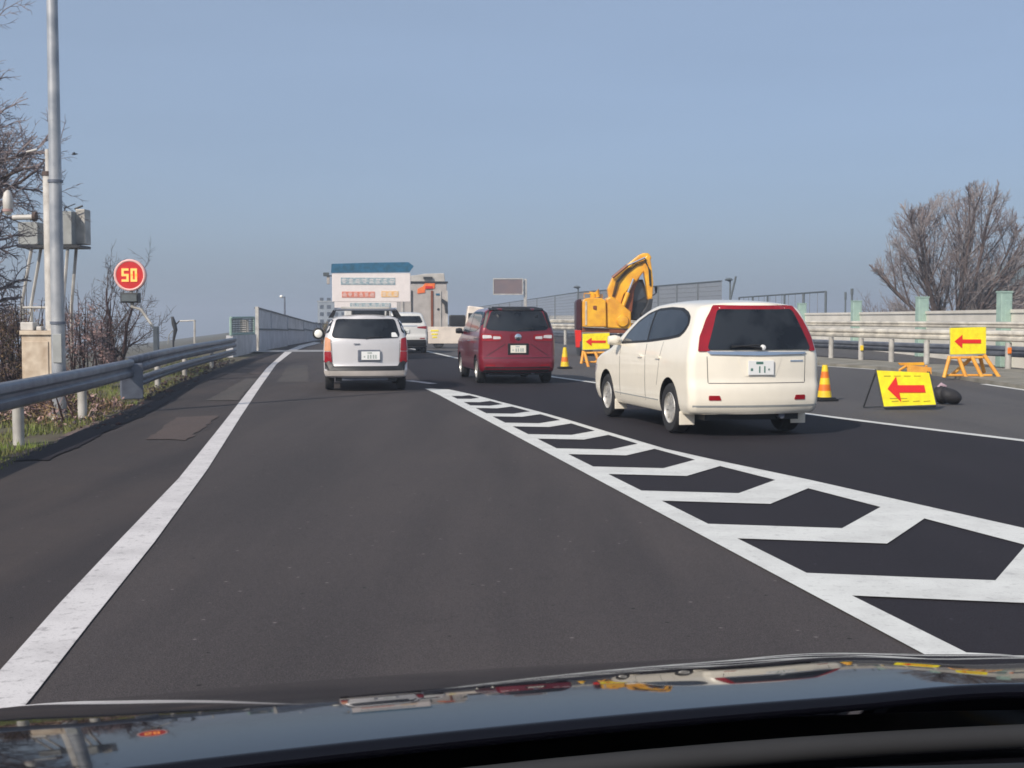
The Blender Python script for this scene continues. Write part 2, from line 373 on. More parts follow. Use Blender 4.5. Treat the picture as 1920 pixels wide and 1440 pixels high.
# patches
_flat = flat
def flat(name, poly, mt, z):
    out = []; random.seed(len(name) * 7)
    for a, b in zip(poly, poly[1:] + poly[:1]):
        n_ = max(2, int((b - a).length / .18))
        for i in range(n_):
            p = a.lerp(b, i / n_); out.append(p + Vector((random.gauss(0, .018), random.gauss(0, .03), 0)))
    return _flat(name, out, mt, z)
flat('brown_asphalt_patch', [G(275, 823), G(330, 782), G(412, 778), G(352, 824)], 'patch_brown', -0.004)
flat('grey_asphalt_patch', [G(388, 750), G(463, 709), G(484, 709), G(446, 750)], 'patch_grey', -0.004)
flat('far_asphalt_patch', [G(465, 700), G(498, 682), G(503, 684), G(488, 702)], 'patch_brown', -0.003)
flat('lane_asphalt_patch', [G(520, 716), G(540, 686), G(576, 684), G(580, 716)], 'patch_grey', -0.002)
flat('dirt_strip', [G(100, 832), G(118, 815), G(175, 790), G(243, 783), G(200, 805)], 'dirt', -0.002)
mb = MB()
pts = [(60, 862), (110, 838), (170, 812), (240, 778), (300, 747), (350, 722), (400, 703), (440, 688), (480, 672), (530, 655)]
wd = [0.30, .35, .4, .4, .45, .45, .45, .4, .4, .3]
A = [G(x, y, 0) for x, y in pts]
L = [p - RGT * w_ * 0.5 for p, w_ in zip(A, wd)]; Q = [p + RGT * w_ * (0.5 + .15 * math.sin(i * 2.3)) for i, (p, w_) in enumerate(zip(A, wd))]
flat('gutter_strip', [Vector((p.x, p.y, 0)) for p in L + Q[::-1]], 'fresh', -0.001)
flat = _flat
o = flat('expansion_joint', [G(436, 660.5), G(620, 659.5), G(620, 656.2), G(440, 657)], 'joint', 0.004)

# ------------------------------------------------------------------ markings
def strip(name, A, B, mt, z=0.0):
    mb = MB(); n = len(A); vs = [Vector((p.x, p.y, z)) for p in A + B]
    mb.add(vs, [(i, i + 1, n + i + 1, n + i) for i in range(n - 1)], mt); o = struct(name, mb); up_sheet(o); return o
Ls = [(-110, 1378), (0, 1257), (110, 1133), (229, 1007), (335, 897), (413, 800), (463, 736), (500, 690), (536, 658), (562, 647.5), (590, 641)]
Rs = [(-20, 1405), (69, 1296), (170, 1166), (289, 1017), (389, 880), (452, 780), (489, 724), (518, 683), (548, 659.5), (575, 649.5), (602, 643)]
strip('left_edge_line', [G(*p) for p in Ls], [G(*p) for p in Rs], 'roadpaint_worn', 0.001)
def center_strip(name, pts, w_, z=0.001, mt='roadpaint'):
    A = []; B = []
    for i, p in enumerate(pts):
        t = (pts[min(i + 1, len(pts) - 1)] - pts[max(i - 1, 0)]).normalized(); nrm = Vector((t.y, -t.x, 0))
        A.append(p - nrm * w_ / 2); B.append(p + nrm * w_ / 2)
    return strip(name, A, B, mt, z)
center_strip('right_edge_line', rl, 0.17)
center_strip('far_edge_line', [G(1500, 684), G(1599, 690), G(1645, 693)], 0.16)
center_strip('far_edge_line', [G(1843, 720), G(1920, 731), G(2100, 758)], 0.16)
center_strip('lane_dash_line', [G(765, 713.5), G(790, 716.5), G(812, 719.5)], 0.22, mt='roadpaint_worn')
center_strip('lane_dash_line', [G(700, 690), G(722, 696)], 0.22, mt='roadpaint_worn')
# chevron gore, one sheet
Wt = [(3.5, 2.1), (5.0, 1.86), (6.65, 1.6), (9.0, 1.36), (12.0, 1.0), (14.5, .86), (16.8, .74), (18.3, .62), (20, .46), (22, .30), (24, .15)]
def interp(T, x):
    if x <= T[0][0]: return T[0][1]
    for (a, b), (c, d) in zip(T, T[1:]):
        if x <= c: return b + (d - b) * (x - a) / (c - a)
    return T[-1][1]
def cell_edge(dd):
    xl = 1.67 - 0.186 * (dd - 6.65); w_ = interp(Wt, dd); f = 0.62 if dd < 15 else 0.6
    u = w_ * f; V = (xl + u, dd - 0.19 * u)
    r = w_ - u; Rp = (xl + w_, dd - 0.19 * u + 1.65 * r)
    return (xl, dd), V, Rp
outR = [(5.25, 3.5), (4.7, 5.0), (4.28, 6.0), (3.52, 8.06), (2.64, 10.5), (1.38, 13.6), (0.63, 16.3), (-0.05, 19), (-0.80, 21.6), (-1.26, 23.4)]
mb = MB(); mt = 'roadpaint'
cells = []
for k in range(-2, 10):
    cells.append((cell_edge(6.65 + 1.58 * k), cell_edge(7.69 + 1.58 * k - (0.25 if k > 7 else 0))))
inL = []; inR = []
for lo_, hi_ in cells: inL += [lo_[0], hi_[0]]; inR += [lo_[2], hi_[2]]
def gz(p): v = gore(*p); v.z = 0.002; return v
for (lo_, hi_), (lo2, hi2) in zip(cells, cells[1:]):
    mb.sheet([gz(p) for p in (hi_[0], hi_[1], hi_[2], lo2[2], lo2[1], lo2[0])], mt)
wl = 0.19
for a, b in zip(inL, inL[1:]):
    mb.sheet([gz(p) for p in (a, b, (b[0] - wl * 1.03, b[1]), (a[0] - wl * 1.03, a[1]))], mt)
# right band: inner points to the outer polyline
OR = sorted([(d, X) for X, d in outR])
for a, b in zip(inR, inR[1:]):
    oa = (max(interp(OR, a[1]), a[0] + .12), a[1]); ob = (max(interp(OR, b[1]), b[0] + .12), b[1])
    mb.sheet([gz(p) for p in (a, b, ob, oa)], mt)
# tip
tl = cells[-1][1]
mb.sheet([gz(p) for p in (tl[0], tl[1], tl[2], (max(interp(OR, tl[2][1]), tl[2][0] + .12), tl[2][1]), (-1.27, 23.6), (-1.78, 23.9), (tl[0][0] - wl, tl[0][1]))], mt)
o = struct('chevron_marking', mb); up_sheet(o)

# ------------------------------------------------------------------ guard rails
def wbeam(mb, pts, z0, z1, mt, face=1, depth=0.08):
    """pts ground points; corrugated beam between z0 and z1; face=+1 bulges to +RGT"""
    H = z1 - z0
    prof = [(0, 0), (.8, .05), (1, .14), (1, .34), (.35, .45), (.35, .55), (1, .66), (1, .86), (.8, .95), (0, 1)]
    vs = []; n = len(prof)
    for i, p in enumerate(pts):
        t = (pts[min(i + 1, len(pts) - 1)] - pts[max(i - 1, 0)]).normalized(); nrm = Vector((t.y, -t.x, 0)) * face
        for a, h in prof: vs.append(Vector((p.x, p.y, 0)) + nrm * a * depth + Vector((0, 0, p.z + z0 + h * H)))
    fs = [(i * n + j, i * n + j + 1, (i + 1) * n + j + 1, (i + 1) * n + j) for i in range(len(pts) - 1) for j in range(n - 1)]
    mb.add(vs, fs, mt)
def solid(o, t=0.004):
    m_ = o.modifiers.new('thickness', 'SOLIDIFY'); m_.thickness = t; return o
GLp = [G(-260, 935), G(-70, 866), G(45, 826), G(163, 784), G(245, 752)]
gl = thing('guardrail', 'grey steel guard rail with corrugated beam along the left shoulder, nearest section', 'guard rail', GLp[2])
def off(pts, o): return [p - o for p in pts]
mb = MB(); wbeam(mb, off(GLp, GLp[2]), 0.40, 0.73, 'galv', 1, .07); solid(mb.build('beam', gl, smooth=50))
for i, p in enumerate(GLp[:4]):
    q = p - GLp[2] - RGT * 0.06
    mb = MB(); mb.tube([q + Vector((0, 0, -0.3)), q + Vector((0, 0, 0.62))], 0.066, 'galv_w', 12); mb.lathe([(0.066, .62), (.05, .65), (0.0, .66)], 'galv_w', 12, q); mb.build('post', gl, smooth=40)
# short end plate and the far section
G2 = [G(236, 752), G(300, 722), G(350, 703), G(400, 687), G(440, 674)]
g2 = thing('guardrail', 'grey steel guard rail section running from the overlap plate to the noise wall', 'guard rail', G2[0])
mb = MB(); wbeam(mb, off(G2, G2[0]), 0.42, 0.76, 'galv', 1, .07)
wbeam(mb, off(G2, G2[0]), 0.16, 0.36, 'galv', 1, .07); solid(mb.build('beam', g2, smooth=50))
mb = MB(); q = Vector((0, 0, 0)); mb.box(q + RGT * .1 + Vector((0, 0, .34)), (.38, .12, .62), 'galv', PSI + .3); mb.build('end_plate', g2, bevel=.02)
for i, p in enumerate(G2[1:4]):
    q = p - G2[0] - RGT * .05
    mb = MB(); mb.tube([q + Vector((0, 0, -.3)), q + Vector((0, 0, .7))], 0.06, 'galv_w', 10); mb.build('post', g2, smooth=40)
# delineator caps on the near rail
# right guard rail
GRp = [G(2150, 716), G(2010, 706), G(1890, 697), G(1737, 688), G(1671, 683.5), G(1614, 679.5), G(1558, 675.5), G(1500, 671.5), G(1440, 667.5), G(1300, 659), G(1160, 651.5), G(1060, 646), G(960, 640), G(860, 633)]
gr = thing('guardrail', 'pale guard rail with a double beam along the right verge behind the arrow signs', 'guard rail', GRp[4])
oo = GRp[4]
mb = MB(); wbeam(mb, off(GRp, oo), 0.80, 1.10, 'beam', -1, .09); mb_o = solid(mb.build('beam', gr, smooth=50))
mb = MB(); wbeam(mb, [p + Vector((.25, .6, 0)) for p in off(GRp, oo)], 1.15, 1.33, 'beam', -1, .07); solid(mb.build('top_rail', gr, smooth=50))
mb = MB(); wbeam(mb, [p + Vector((.4, 1.6, 0)) for p in off(GRp, oo)], 0.36, 0.66, 'galv', -1, .08); solid(mb.build('rear_beam', gr, smooth=50))  # darker steel colour stands for this lower rail's shaded back
for p in GRp[1:12]:
    q = p - oo
    mb = MB(); mb.tube([q + Vector((0, 0, -.1)), q + Vector((0, 0, .78))], 0.085, 'galv_w', 12); mb.build('post', gr, smooth=40)
for (px, yb, yt, colr) in ((1616, 656, 649, 'cone_y'), (1893, 663, 652, 'cone_o')):
    Y = Yrow(697 if px > 1800 else 679.5) - .12
    c = P3(px, (yb + yt) / 2, Y)
    o = MB(); o.box((0, 0, 0), (.11, .04, .17), colr); o = o.build('delineator', bevel=.02); o.location = c
    tag(o, 'small orange reflector on the rightmost guard rail post' if px > 1800 else 'small yellow reflector on a guard rail post beside the white car', 'reflector')

# ------------------------------------------------------------------ concrete parapet with mint posts
W0 = [(2100, 594.2), (1883, 587), (1730, 587), (1607, 587), (1505, 588), (1400, 590), (1200, 593)]
wk = 1.2
def wallpt(px, s_): # s_ px per metre
    return Vector(((px - 960) / s_, FPX / s_, 0))
WP = [wallpt(2200, 84), wallpt(1883, 53 * wk), wallpt(1730, 42 * wk), wallpt(1607, 34 * wk), wallpt(1505, 29 * wk), wallpt(1380, 22 * wk), wallpt(1230, 17 * wk), wallpt(1120, 13.5 * wk), wallpt(1010, 10 * wk)]
pw = thing('concrete_wall', 'long pale concrete parapet wall beyond the opposite carriageway', 'wall', WP[3])
mb = MB()
for a, b in zip(WP, WP[1:]):
    t = (b - a).normalized(); nrm = Vector((t.y, -t.x, 0)) * .25
    a2 = a - WP[3] + t * .01; b2 = b - WP[3] - t * .01
    mb.prism([a2, b2, b2 + nrm, a2 + nrm], (0, 0, 1.58), 'concrete')
mb.build('wall', pw)
mb = MB()
for a, b in zip(WP, WP[1:]):
    t = (b - a).normalized(); nrm = Vector((t.y, -t.x, 0))
    a2 = a - WP[3] - nrm * .04 + Vector((0, 0, 1.58)); b2 = b - WP[3] - nrm * .04 + Vector((0, 0, 1.58))
    mb.prism([a2, b2, b2 + nrm * .33, a2 + nrm * .33], (0, 0, .10), 'concrete')
mb.build('coping', pw)
names = ['rightmost mint green square post rising above the pale parapet', 'second mint green post from the right, in front of the bare tree',
         'third mint green post from the right, above the parapet', 'leftmost mint green post, just behind the white car rear corner']
for i, (px, s_) in enumerate(((1883, 53 * wk), (1730, 42 * wk), (1607, 34 * wk), (1505, 29 * wk))):
    p = wallpt(px, s_)
    t = thing('barrier_post', names[i], 'post', p - Vector((.15, .32, 0)), PSI, 'mint green posts along the parapet')
    wpx = (22, 20, 17, 15)[i] / s_
    mb = MB(); mb.box((0, 0, 1.08), (wpx, .3, 2.16), 'mint'); mb.build('column', t, bevel=.02)
    mb = MB(); mb.box((0, 0, 2.19), (wpx * 1.06, .33, .05), 'mint'); mb.build('cap', t)
    mb = MB(); mb.box((wpx * .1, -.155, 1.5), (wpx * .5, .02, .9), 'mint'); mb.build('plate', t, bevel=.01)
# grey-brown post and thin pole
for (px, yt, yb, wpx, s_, mt, lab) in ((1578, 549, 608, 3, 38, 'fpost', 'thin dark post standing between the two left mint posts'), (1608, 541, 562, 4, 30, 'fpost', 'thin dark pole rising behind the third mint post')):
    p = wallpt(px, s_); top = 1.45 + (595 - yt) / s_
    mb = MB(); mb.tube([(0, 0, 0), (0, 0, top)], wpx / s_ / 2, mt, 8); mb.tube([(0, 0, top - .35), (0, 0, top + .02)], wpx / s_ * .7, mt, 8)
    o = mb.build('pole', smooth=40); o.location = p + Vector((0, -.6 if px == 1578 else 1.5, 0)); tag(o, lab, 'post')

# ------------------------------------------------------------------ mesh fences
def net_fence(label, A, B, zbA, ztA, zbB, ztB, nposts, dense, slant_end=False, nw=12):
    t = thing('mesh_fence', label, 'fence', A)
    mb = MB(); d = B - A
    n = dense
    for i in range(n + 1):
        f = i / n; p = d * f; zb = zbA + (zbB - zbA) * f; zt = ztA + (ztB - ztA) * f
        mb.box(p + Vector((0, 0, (zb + zt) / 2)), (.03, .02, zt - zb), 'mesh')
    for j in range(nw):
        g = j / (nw - 1)
        mb.tube([Vector((0, 0, zbA + (ztA - zbA) * g)), d + Vector((0, 0, zbB + (ztB - zbB) * g))], .017, 'mesh', 4)
    mb.build('mesh_panel', t)
    for i in range(nposts + 1):
        f = i / nposts; p = d * f; zt = ztA + (ztB - ztA) * f
        mb = MB(); e = Vector((.9, -.5, .3)) if (slant_end and i == 0) else Vector((0, 0, 0))
        mb.tube([p + Vector((0, 0, 0)), p + Vector((0, 0, zt)) + e], .075, 'fpost', 6); mb.build('post', t, smooth=40)
    mb = MB(); mb.tube([Vector((0, 0, ztA)), d + Vector((0, 0, ztB))], .06, 'fpost', 6); mb.build('top_rail', t, smooth=40)
    return t
def wp2(px, s_): return Vector(((px - 960) / s_, FPX / s_, 0))
net_fence('tall grey mesh fence with a slanting end post behind the excavator and white car', wp2(1352, 27), wp2(1085, 17), .3, 1.45 + 68 / 27, .3, 1.45 + 47 / 17, 9, 330, True)
net_fence('distant grey mesh fence above the red minivan', wp2(1083, 16.9), wp2(880, 8), .3, 1.45 + 47 / 17, .3, 1.45 + 17 / 8, 9, 330)
net_fence('low dark framed mesh fence ending beside the leftmost mint post', wp2(1547, 30), wp2(1385, 22), .3, 1.45 + 48 / 30, .3, 1.45 + 37 / 22, 5, 14, False, 3)

# ------------------------------------------------------------------ message board on a pole
Yv = FPX / 15.0
def PV(x, y): return P3(x, y, Yv)
t = thing('message_board', 'dark brown electronic message board on a pale cantilever mast', 'sign', (PV(985, 600).x, Yv, 0))
o0 = Vector((PV(985, 600).x, Yv, 0))
def bxpx(mb, x0, y0, x1, y1, Y, dep, mt, org=Vector((0, 0, 0)), dy=0.0):
    a = P3(x0, y1, Y); b = P3(x1, y0, Y); c = (a + b) / 2 - org; c.y += dy
    mb.box(c, (abs(b.x - a.x), dep, abs(b.z - a.z)), mt)
mb = MB(); bxpx(mb, 926, 524, 979, 551, Yv, .4, 'vms', o0, -.3); mb.build('board', t, bevel=.03)
mb = MB()
for (x0, y0, x1, y1) in ((924.5, 522, 981, 524), (924.5, 551, 981, 553), (924.5, 524, 926, 551), (979, 524, 981, 551)): bxpx(mb, x0, y0, x1, y1, Yv, .5, 'galv_w', o0, -.32)
mb.build('frame', t)
mb = MB(); bxpx(mb, 982, 523, 988, 620, Yv, .4, 'galv_w', o0); mb.build('mast', t, bevel=.05)
mb = MB(); bxpx(mb, 940, 528, 982, 531, Yv, .25, 'galv_w', o0, .2); mb.build('arm', t); mb = MB(); bxpx(mb, 940, 543, 982, 546, Yv, .25, 'galv_w', o0, .2); mb.build('arm', t)

def street_lamp(px, ytop, ybot, s_, label, white=False):
    Y = FPX / s_; b = P3(px, ybot, Y); zt = P3(px, ytop, Y).z
    t = thing('street_lamp', label, 'lamp', (b.x, Y, 0))
    mb = MB(); mb.tube([(0, 0, 0), (0, 0, zt)], [.09, .06], 'galv' if white else 'fpost', 8); mb.build('pole', t, smooth=40)
    mb = MB()
    if white: mb.lathe([(0.001, -.12), (.1, -.09), (.14, 0), (.1, .09), (.001, .12)], 'white_lamp_and_reflection', 12, (-.25, 0, zt))
    else: mb.lathe([(0.001, -.08), (.25, -.04), (.32, .02), (.2, .12), (.001, .16)], 'fpost', 12, (-.1, 0, zt))
    mb.build('lamp_head', t, smooth=60)
    mb = MB(); mb.tube([(0, 0, zt - .15), (-.25, 0, zt)], .03, 'galv', 6); mb.build('arm', t)
street_lamp(1084, 539, 560, 22, 'dark street lamp head above the fence left of the excavator')
street_lamp(1369, 525, 545, 26, 'small dark lamp at the slanting end of the mesh fence')
street_lamp(534, 556, 600, 24, 'thin lamp post with a white head rising behind the noise wall', True)

# ------------------------------------------------------------------ bare trees
def rnd_perp(d):
    v = Vector((random.gauss(0, 1), random.gauss(0, 1), random.gauss(0, 1))); v -= d * v.dot(d); return v.normalized()
def grow(T, Cn, p, d, L_, r, depth, P):
    mbx, mtx, n = (T, P['bark'], 7) if depth <= P.get('trunk_lv', 1) else (Cn, P['twig'], 3 if depth >= 3 else 5)
    segs = max(2, int(P['segs'] - depth)) if depth < P['max'] else 2
    path = [p.copy()]; rs = [r]; dd = d.copy(); q = p.copy(); pts = []
    for i in range(segs):
        dd = (dd + rnd_perp(dd) * P['wob'] * (0.6 + 0.25 * depth) + Vector((0, 0, P['up'] * (1 if depth > 0 else .3)))).normalized()
        if P.get('clip') and i > 0 and not P['clip'](q + dd * (L_ / segs)): break
        q = q + dd * (L_ / segs); path.append(q.copy()); rs.append(r * (1 - (i + 1) / segs * (1 - P['taper']))); pts.append((q.copy(), dd.copy(), rs[-1], (i + 1) / segs))
    segs = len(path) - 1
    mbx.tube(path, rs, mtx, n, cap=(depth == P['max']))
    if depth >= P['max'] or (P.get('clip') and not P['clip'](path[-1] + dd * .15) and depth >= 3): return
    nb = P['nb'][depth]
    for k in range(nb):
        f = P['f0'] + (1 - P['f0']) * (k + random.random()) / nb
        i = min(segs - 1, int(f * segs)); a = path[i]; b = path[i + 1]; g = f * segs - i; pos = a.lerp(b, min(1, max(0, g)))
        dirr = (b - a).normalized(); ang = R(random.uniform(*P['ang'])); nd = (dirr * math.cos(ang) + rnd_perp(dirr) * math.sin(ang)).normalized()
        grow(T, Cn, pos, nd, L_ * random.uniform(*P['lr']), max(P['rmin'], rs[i] * random.uniform(.42, .62)), depth + 1, P)
    grow(T, Cn, path[-1], dd, L_ * P['lr'][1], max(P['rmin'], rs[-1]), depth + 1, P)
def tree(name, label, loc, stems, P, seed, cat='tree', group=None):
    random.seed(seed)
    t = thing(name, label, cat, loc, 0, group); T = MB(); Cn = MB()
    for (d, L_, r) in stems: grow(T, Cn, Vector((0, 0, -.3)), Vector(d).normalized(), L_, r, 0, P)
    T.build('trunk', t, smooth=60); Cn.build('crown', t, smooth=60); return t
PR = dict(bark='bark', twig='twig', segs=6, wob=.12, up=.06, taper=.45, max=4, nb=[7, 6, 6, 3], f0=.15, ang=(18, 46), lr=(.33, .48), rmin=.011, trunk_lv=1)
PR['clip'] = lambda v: ((v.x - .4) / 4.1) ** 2 + ((v.z - 4.1) / 4.6) ** 2 < 1 + .35 * noise.noise(v * .8)
st = []
random.seed(3)
for i in range(14):
    a = R(-36 + 90 * i / 13 + random.uniform(-5, 5)); st.append(((math.sin(a) * .95, random.uniform(-.35, .35), math.cos(a) * 1.0), random.uniform(6.0, 7.2), random.uniform(.09, .15)))
s_ = 34.0
pt = P3(1783, 595, FPX / s_)
tree('bare_tree', 'large leafless spreading tree beyond the parapet at right', (pt.x, pt.y, -.2), st, PR, 11)
# smaller thickets behind the wall, right of the tree
PB = dict(bark='bark', twig='twig', segs=4, wob=.16, up=.05, taper=.4, max=3, nb=[6, 5, 4], f0=.15, ang=(20, 55), lr=(.4, .6), rmin=.008, trunk_lv=0)
def thicket(label, px, s_, n, h, spread, mt, seed, name='bush', z0=0.0, rmin=.008, nb=None, group=None):
    random.seed(seed); P = dict(PB); P['twig'] = mt; P['bark'] = mt; P['rmin'] = rmin
    if nb: P['nb'] = nb
    p = P3(px, 595, FPX / s_)
    t = thing(name, label, 'bush', (p.x, p.y, z0), 0, group); T = MB(); Cn = MB()
    for i in range(n):
        b = Vector((random.uniform(-spread, spread), random.uniform(-spread, spread) * .7, 0))
        d = Vector((b.x * .3 / spread + random.gauss(0, .25), random.gauss(0, .25), 1)).normalized()
        grow(T, Cn, b, d, h * random.uniform(.45, .7), .035, 0, P)
    T.build('stems', t, smooth=60); Cn.build('twigs', t, smooth=60); return t
thicket('brown leafless thicket in front of the far house at the right edge', 1915, 33, 14, 3.6, 2.2, 'twig', 21)
thicket('low greyish brush at the left foot of the large bare tree', 1672, 32, 12, 2.6, 1.6, 'twig_grey', 22)
# left overhanging tree
PL = dict(bark='bark', twig='twig_grey', segs=6, wob=.22, up=-.03, taper=.45, max=4, nb=[10, 8, 7, 4], f0=.2, ang=(25, 60), lr=(.30, .44), rmin=.008, trunk_lv=1)
PL['clip'] = lambda v: v.x < 2.1 + .3 * noise.noise(v * .9) and (v.x < .7 or v.z > 3.9 + 1.6 * noise.noise(v * .7))
pt = G(-95, 715)
tree('bare_tree', 'leafless tree with tangled branches hanging in at the upper left', (pt.x, pt.y, -.6), [((.0, 0, 1), 6.4, .19), ((.10, -.1, 1), 6.0, .15), ((.06, .15, 1), 4.9, .12), ((-.25, .2, 1), 7.0, .16)], PL, 6)
# dark crooked tree behind the speed sign
PC = dict(bark='bark_dark', twig='bark', segs=7, wob=.20, up=.07, taper=.4, max=4, nb=[5, 4, 4, 3], f0=.35, ang=(30, 65), lr=(.40, .62), rmin=.008, trunk_lv=1)
pt = P3(213, 595, FPX / 55)
tree('bare_tree', 'dark crooked leafless tree behind the red speed sign', (pt.x, pt.y, -1.2), [((-.05, 0, 1), 2.4, .14), ((.25, 0, 1), 2.5, .14), ((-.35, .1, 1), 2.3, .10)], PC, 14)

def leafy(name, label, px, s_, w_, h, z0, mts, n, seed, size=.05):
    """dry shrub mass: stems plus a few thousand small curled leaves and twigs"""
    random.seed(seed); p = P3(px, 595, FPX / s_)
    t = thing(name, label, 'bush', (p.x, p.y, z0)); T = MB(); F = MB()
    for i in range(26):
        a = Vector((random.uniform(-w_, w_) * .8, random.uniform(-.4, .4), 0)); b = a + Vector((random.gauss(0, .25), random.gauss(0, .2), h * random.uniform(.6, 1.05)))
        T.tube([a, a.lerp(b, .5) + Vector((random.gauss(0, .08), 0, 0)), b], [.03, .02, .008], 'bark_dark', 4)
    for i in range(n):
        u = random.random(); x = random.uniform(-1, 1)
        hh = h * (1 - .35 * abs(x) ** 2.2) * (0.82 + .22 * noise.noise(Vector((x * 3 + seed, 0, 0))))
        z = hh * random.random() ** .75; y = random.uniform(-.7, .7)
        if noise.noise(Vector((x * w_ * 2.2 + seed, y * 2, z * 2.2))) < -.12: continue
        c = Vector((x * w_, y, z)); d = Vector((random.gauss(0, 1), random.gauss(0, 1), random.gauss(0, 1))).normalized(); e = rnd_perp(d)
        s1 = size * random.uniform(.5, 1.5)
        if random.random() < .4: F.add([c, c + d * s1 * 3.5, c + d * s1 * 3.5 + e * .006, c + e * .012], [(0, 1, 2, 3)], mts[i % len(mts)])
        else: F.add([c, c + d * s1 + e * s1 * .35, c + d * s1 * 1.6, c + d * s1 - e * s1 * .35], [(0, 1, 2, 3)], mts[i % len(mts)])
    T.build('stems', t); F.build('leaves', t); return t
leafy('bush', 'dry reddish brown shrub between the light pole and the crooked tree', 158, 68, .85, 3.1, -1.0, ['bush', 'bush', 'bark', 'twig'], 11000, 31)
leafy('bush', 'dark brown and green overgrown bank shrub at the left edge beside the cream cabinet', 8, 74, .95, 2.9, -.8, ['bush_dark', 'bush_dark', 'bush', 'bark_dark'], 11000, 32)
leafy('bush', 'faint pinkish brown brush rising behind the cream cabinet', 35, 58, .9, 3.3, -1.0, ['bush', 'twig', 'bush_dark'], 7000, 33)
leafy('bush', 'low dark undergrowth below the near guard rail beam', -30, 132, 1.5, .75, -.35, ['bark_dark', 'bush', 'bush_dark'], 7000, 34, .04)
leafy('bush', 'low dark undergrowth behind the light pole foot', 130, 118, .8, .6, -.3, ['bark_dark', 'bush', 'bush_dark'], 4500, 35, .04)
# grass
random.seed(77)
mb = MB()
for i in range(22000):
    s_ = 9 + 40 * random.random() ** 1.5; q = random.uniform(-4.7, -2.95)
    if noise.noise(Vector((q * 1.1, s_ * .45, 3))) < -.12 and s_ > 15.5: continue
    if s_ > 25 and random.random() < .5: continue
    hgt = random.uniform(.04, .13); p = road(q, s_, terrain_z(q) - .01)
    a = random.uniform(0, 6.28); e = Vector((math.cos(a), math.sin(a), 0)) * random.uniform(.006, .014); l_ = Vector((random.gauss(0, .03), random.gauss(0, .03), hgt))
    mb.add([p - e, p + e, p + l_], [(0, 1, 2)], 'grass')
o = mb.build('grass'); tag(o, 'short green and straw grass along the foot of the left guard rail', 'grass', kind='stuff')
mb = MB()
for i in range(500):
    s_ = 17 + 28 * random.random(); q = random.uniform(-3.35, -2.6); p = road(q, s_, -.01); r_ = random.uniform(.012, .045)
    mb.lathe([(0.001, -r_ * .4), (r_, 0), (r_ * .7, r_ * .6), (.001, r_ * .8)], 'patch_grey' if random.random() < .35 else 'bark_dark', 5, p)
o = mb.build('litter'); tag(o, 'scattered stones and dry litter along the left shoulder edge', 'litter', kind='stuff')

# ------------------------------------------------------------------ left roadside furniture
b = G(112, 781)
t = thing('light_pole', 'tall tapering steel light pole behind the left guard rail', 'pole', b)
top = P3(88, -60, b.y)
mb = MB(); n_ = 9; path = []; rs = []
for i in range(n_):
    f = i / (n_ - 1); path.append(Vector((0, 0, -.3 + (top.z + .3) * f))); rs.append(.104 - .028 * f)
mb.tube(path, rs, 'pole', 20); mb.build('pole', t, smooth=40)
mb = MB(); mb.tube([(0, 0, 1.35), (0, 0, 1.39)], .112, 'galv', 20); mb.build('band', t, smooth=40); mb = MB(); mb.tube([(0, 0, 3.4), (0, 0, 3.44)], .108, 'galv', 20); mb.build('band', t, smooth=40)
mb = MB(); mb.box((.02, -.098, 1.0), (.13, .03, .42), 'grey_metal'); mb.build('access_door', t, bevel=.008)
mb = MB(); mb.tube([(0, 0, -.32), (0, 0, .02)], .15, 'concrete', 16); mb.build('footing', t, smooth=40)
# cabinet
Yc = FPX / 92
oc = P3(68, 700, Yc); oc.z = -.35
t = thing('control_cabinet', 'cream weathered roadside control cabinet behind the near guard rail', 'cabinet', oc)
mb = MB(); bxpx(mb, 42, 628, 97, 735, Yc, .45, 'cream', oc, .22); mb.build('body', t, bevel=.02)
mb = MB(); bxpx(mb, 38, 620, 99, 628, Yc, .55, 'cream', oc, .22); mb.build('lid', t, bevel=.01)
mb = MB(); bxpx(mb, 48, 640, 91, 725, Yc, .02, 'cream', oc, -.018); mb.build('door', t, bevel=.008)
mb = MB(); bxpx(mb, 36, 604, 60, 620, Yc, .3, 'white_metal', oc, .2); bxpx(mb, 64, 612, 74, 620, Yc, .2, 'white_metal', oc, .2); mb.build('top_box', t, bevel=.02)
op = P3(77, 628, Yc); ob = Vector((op.x, Yc + .58, -.4))
t = thing('camera_mast', 'white steel mast behind the cream cabinet carrying a side arm and capsule', 'pole', ob)
def zz(y): return P3(79, y, Yc + .58).z + .4
mb = MB(); mb.tube([(0, 0, 0), (0, 0, zz(330))], .112, 'white_metal', 16); mb.tube([(0, 0, zz(330)), (0, 0, zz(322))], .13, 'bark', 16); mb.tube([(0, 0, zz(322)), (0, 0, zz(280))], .06, 'white_metal', 12)
mb.build('mast', t, smooth=40)
def xx(x): return P3(x, 400, Yc + .58).x - ob.x
mb = MB(); mb.tube([(xx(62), 0, zz(407)), (xx(24), 0, zz(408))], .055, 'white_metal', 10); mb.tube([(xx(68), 0, zz(406)), (xx(62), 0, zz(406))], .10, 'bark', 10)
mb.tube([(xx(52), 0, zz(285)), (xx(72), 0, zz(280))], .02, 'white_metal', 6)
mb.build('arm', t, smooth=40)
mb = MB(); mb.lathe([(.001, zz(404)), (.06, zz(402)), (.095, zz(396)), (.10, zz(372)), (.075, zz(362)), (.03, zz(357)), (.001, zz(356))], 'white_metal', 14, (xx(15), 0, 0)); mb.lathe([(.102, zz(397)), (.104, zz(393)), (.102, zz(392))], 'bush', 14, (xx(15), 0, 0))
mb.build('camera_housing', t, smooth=50)
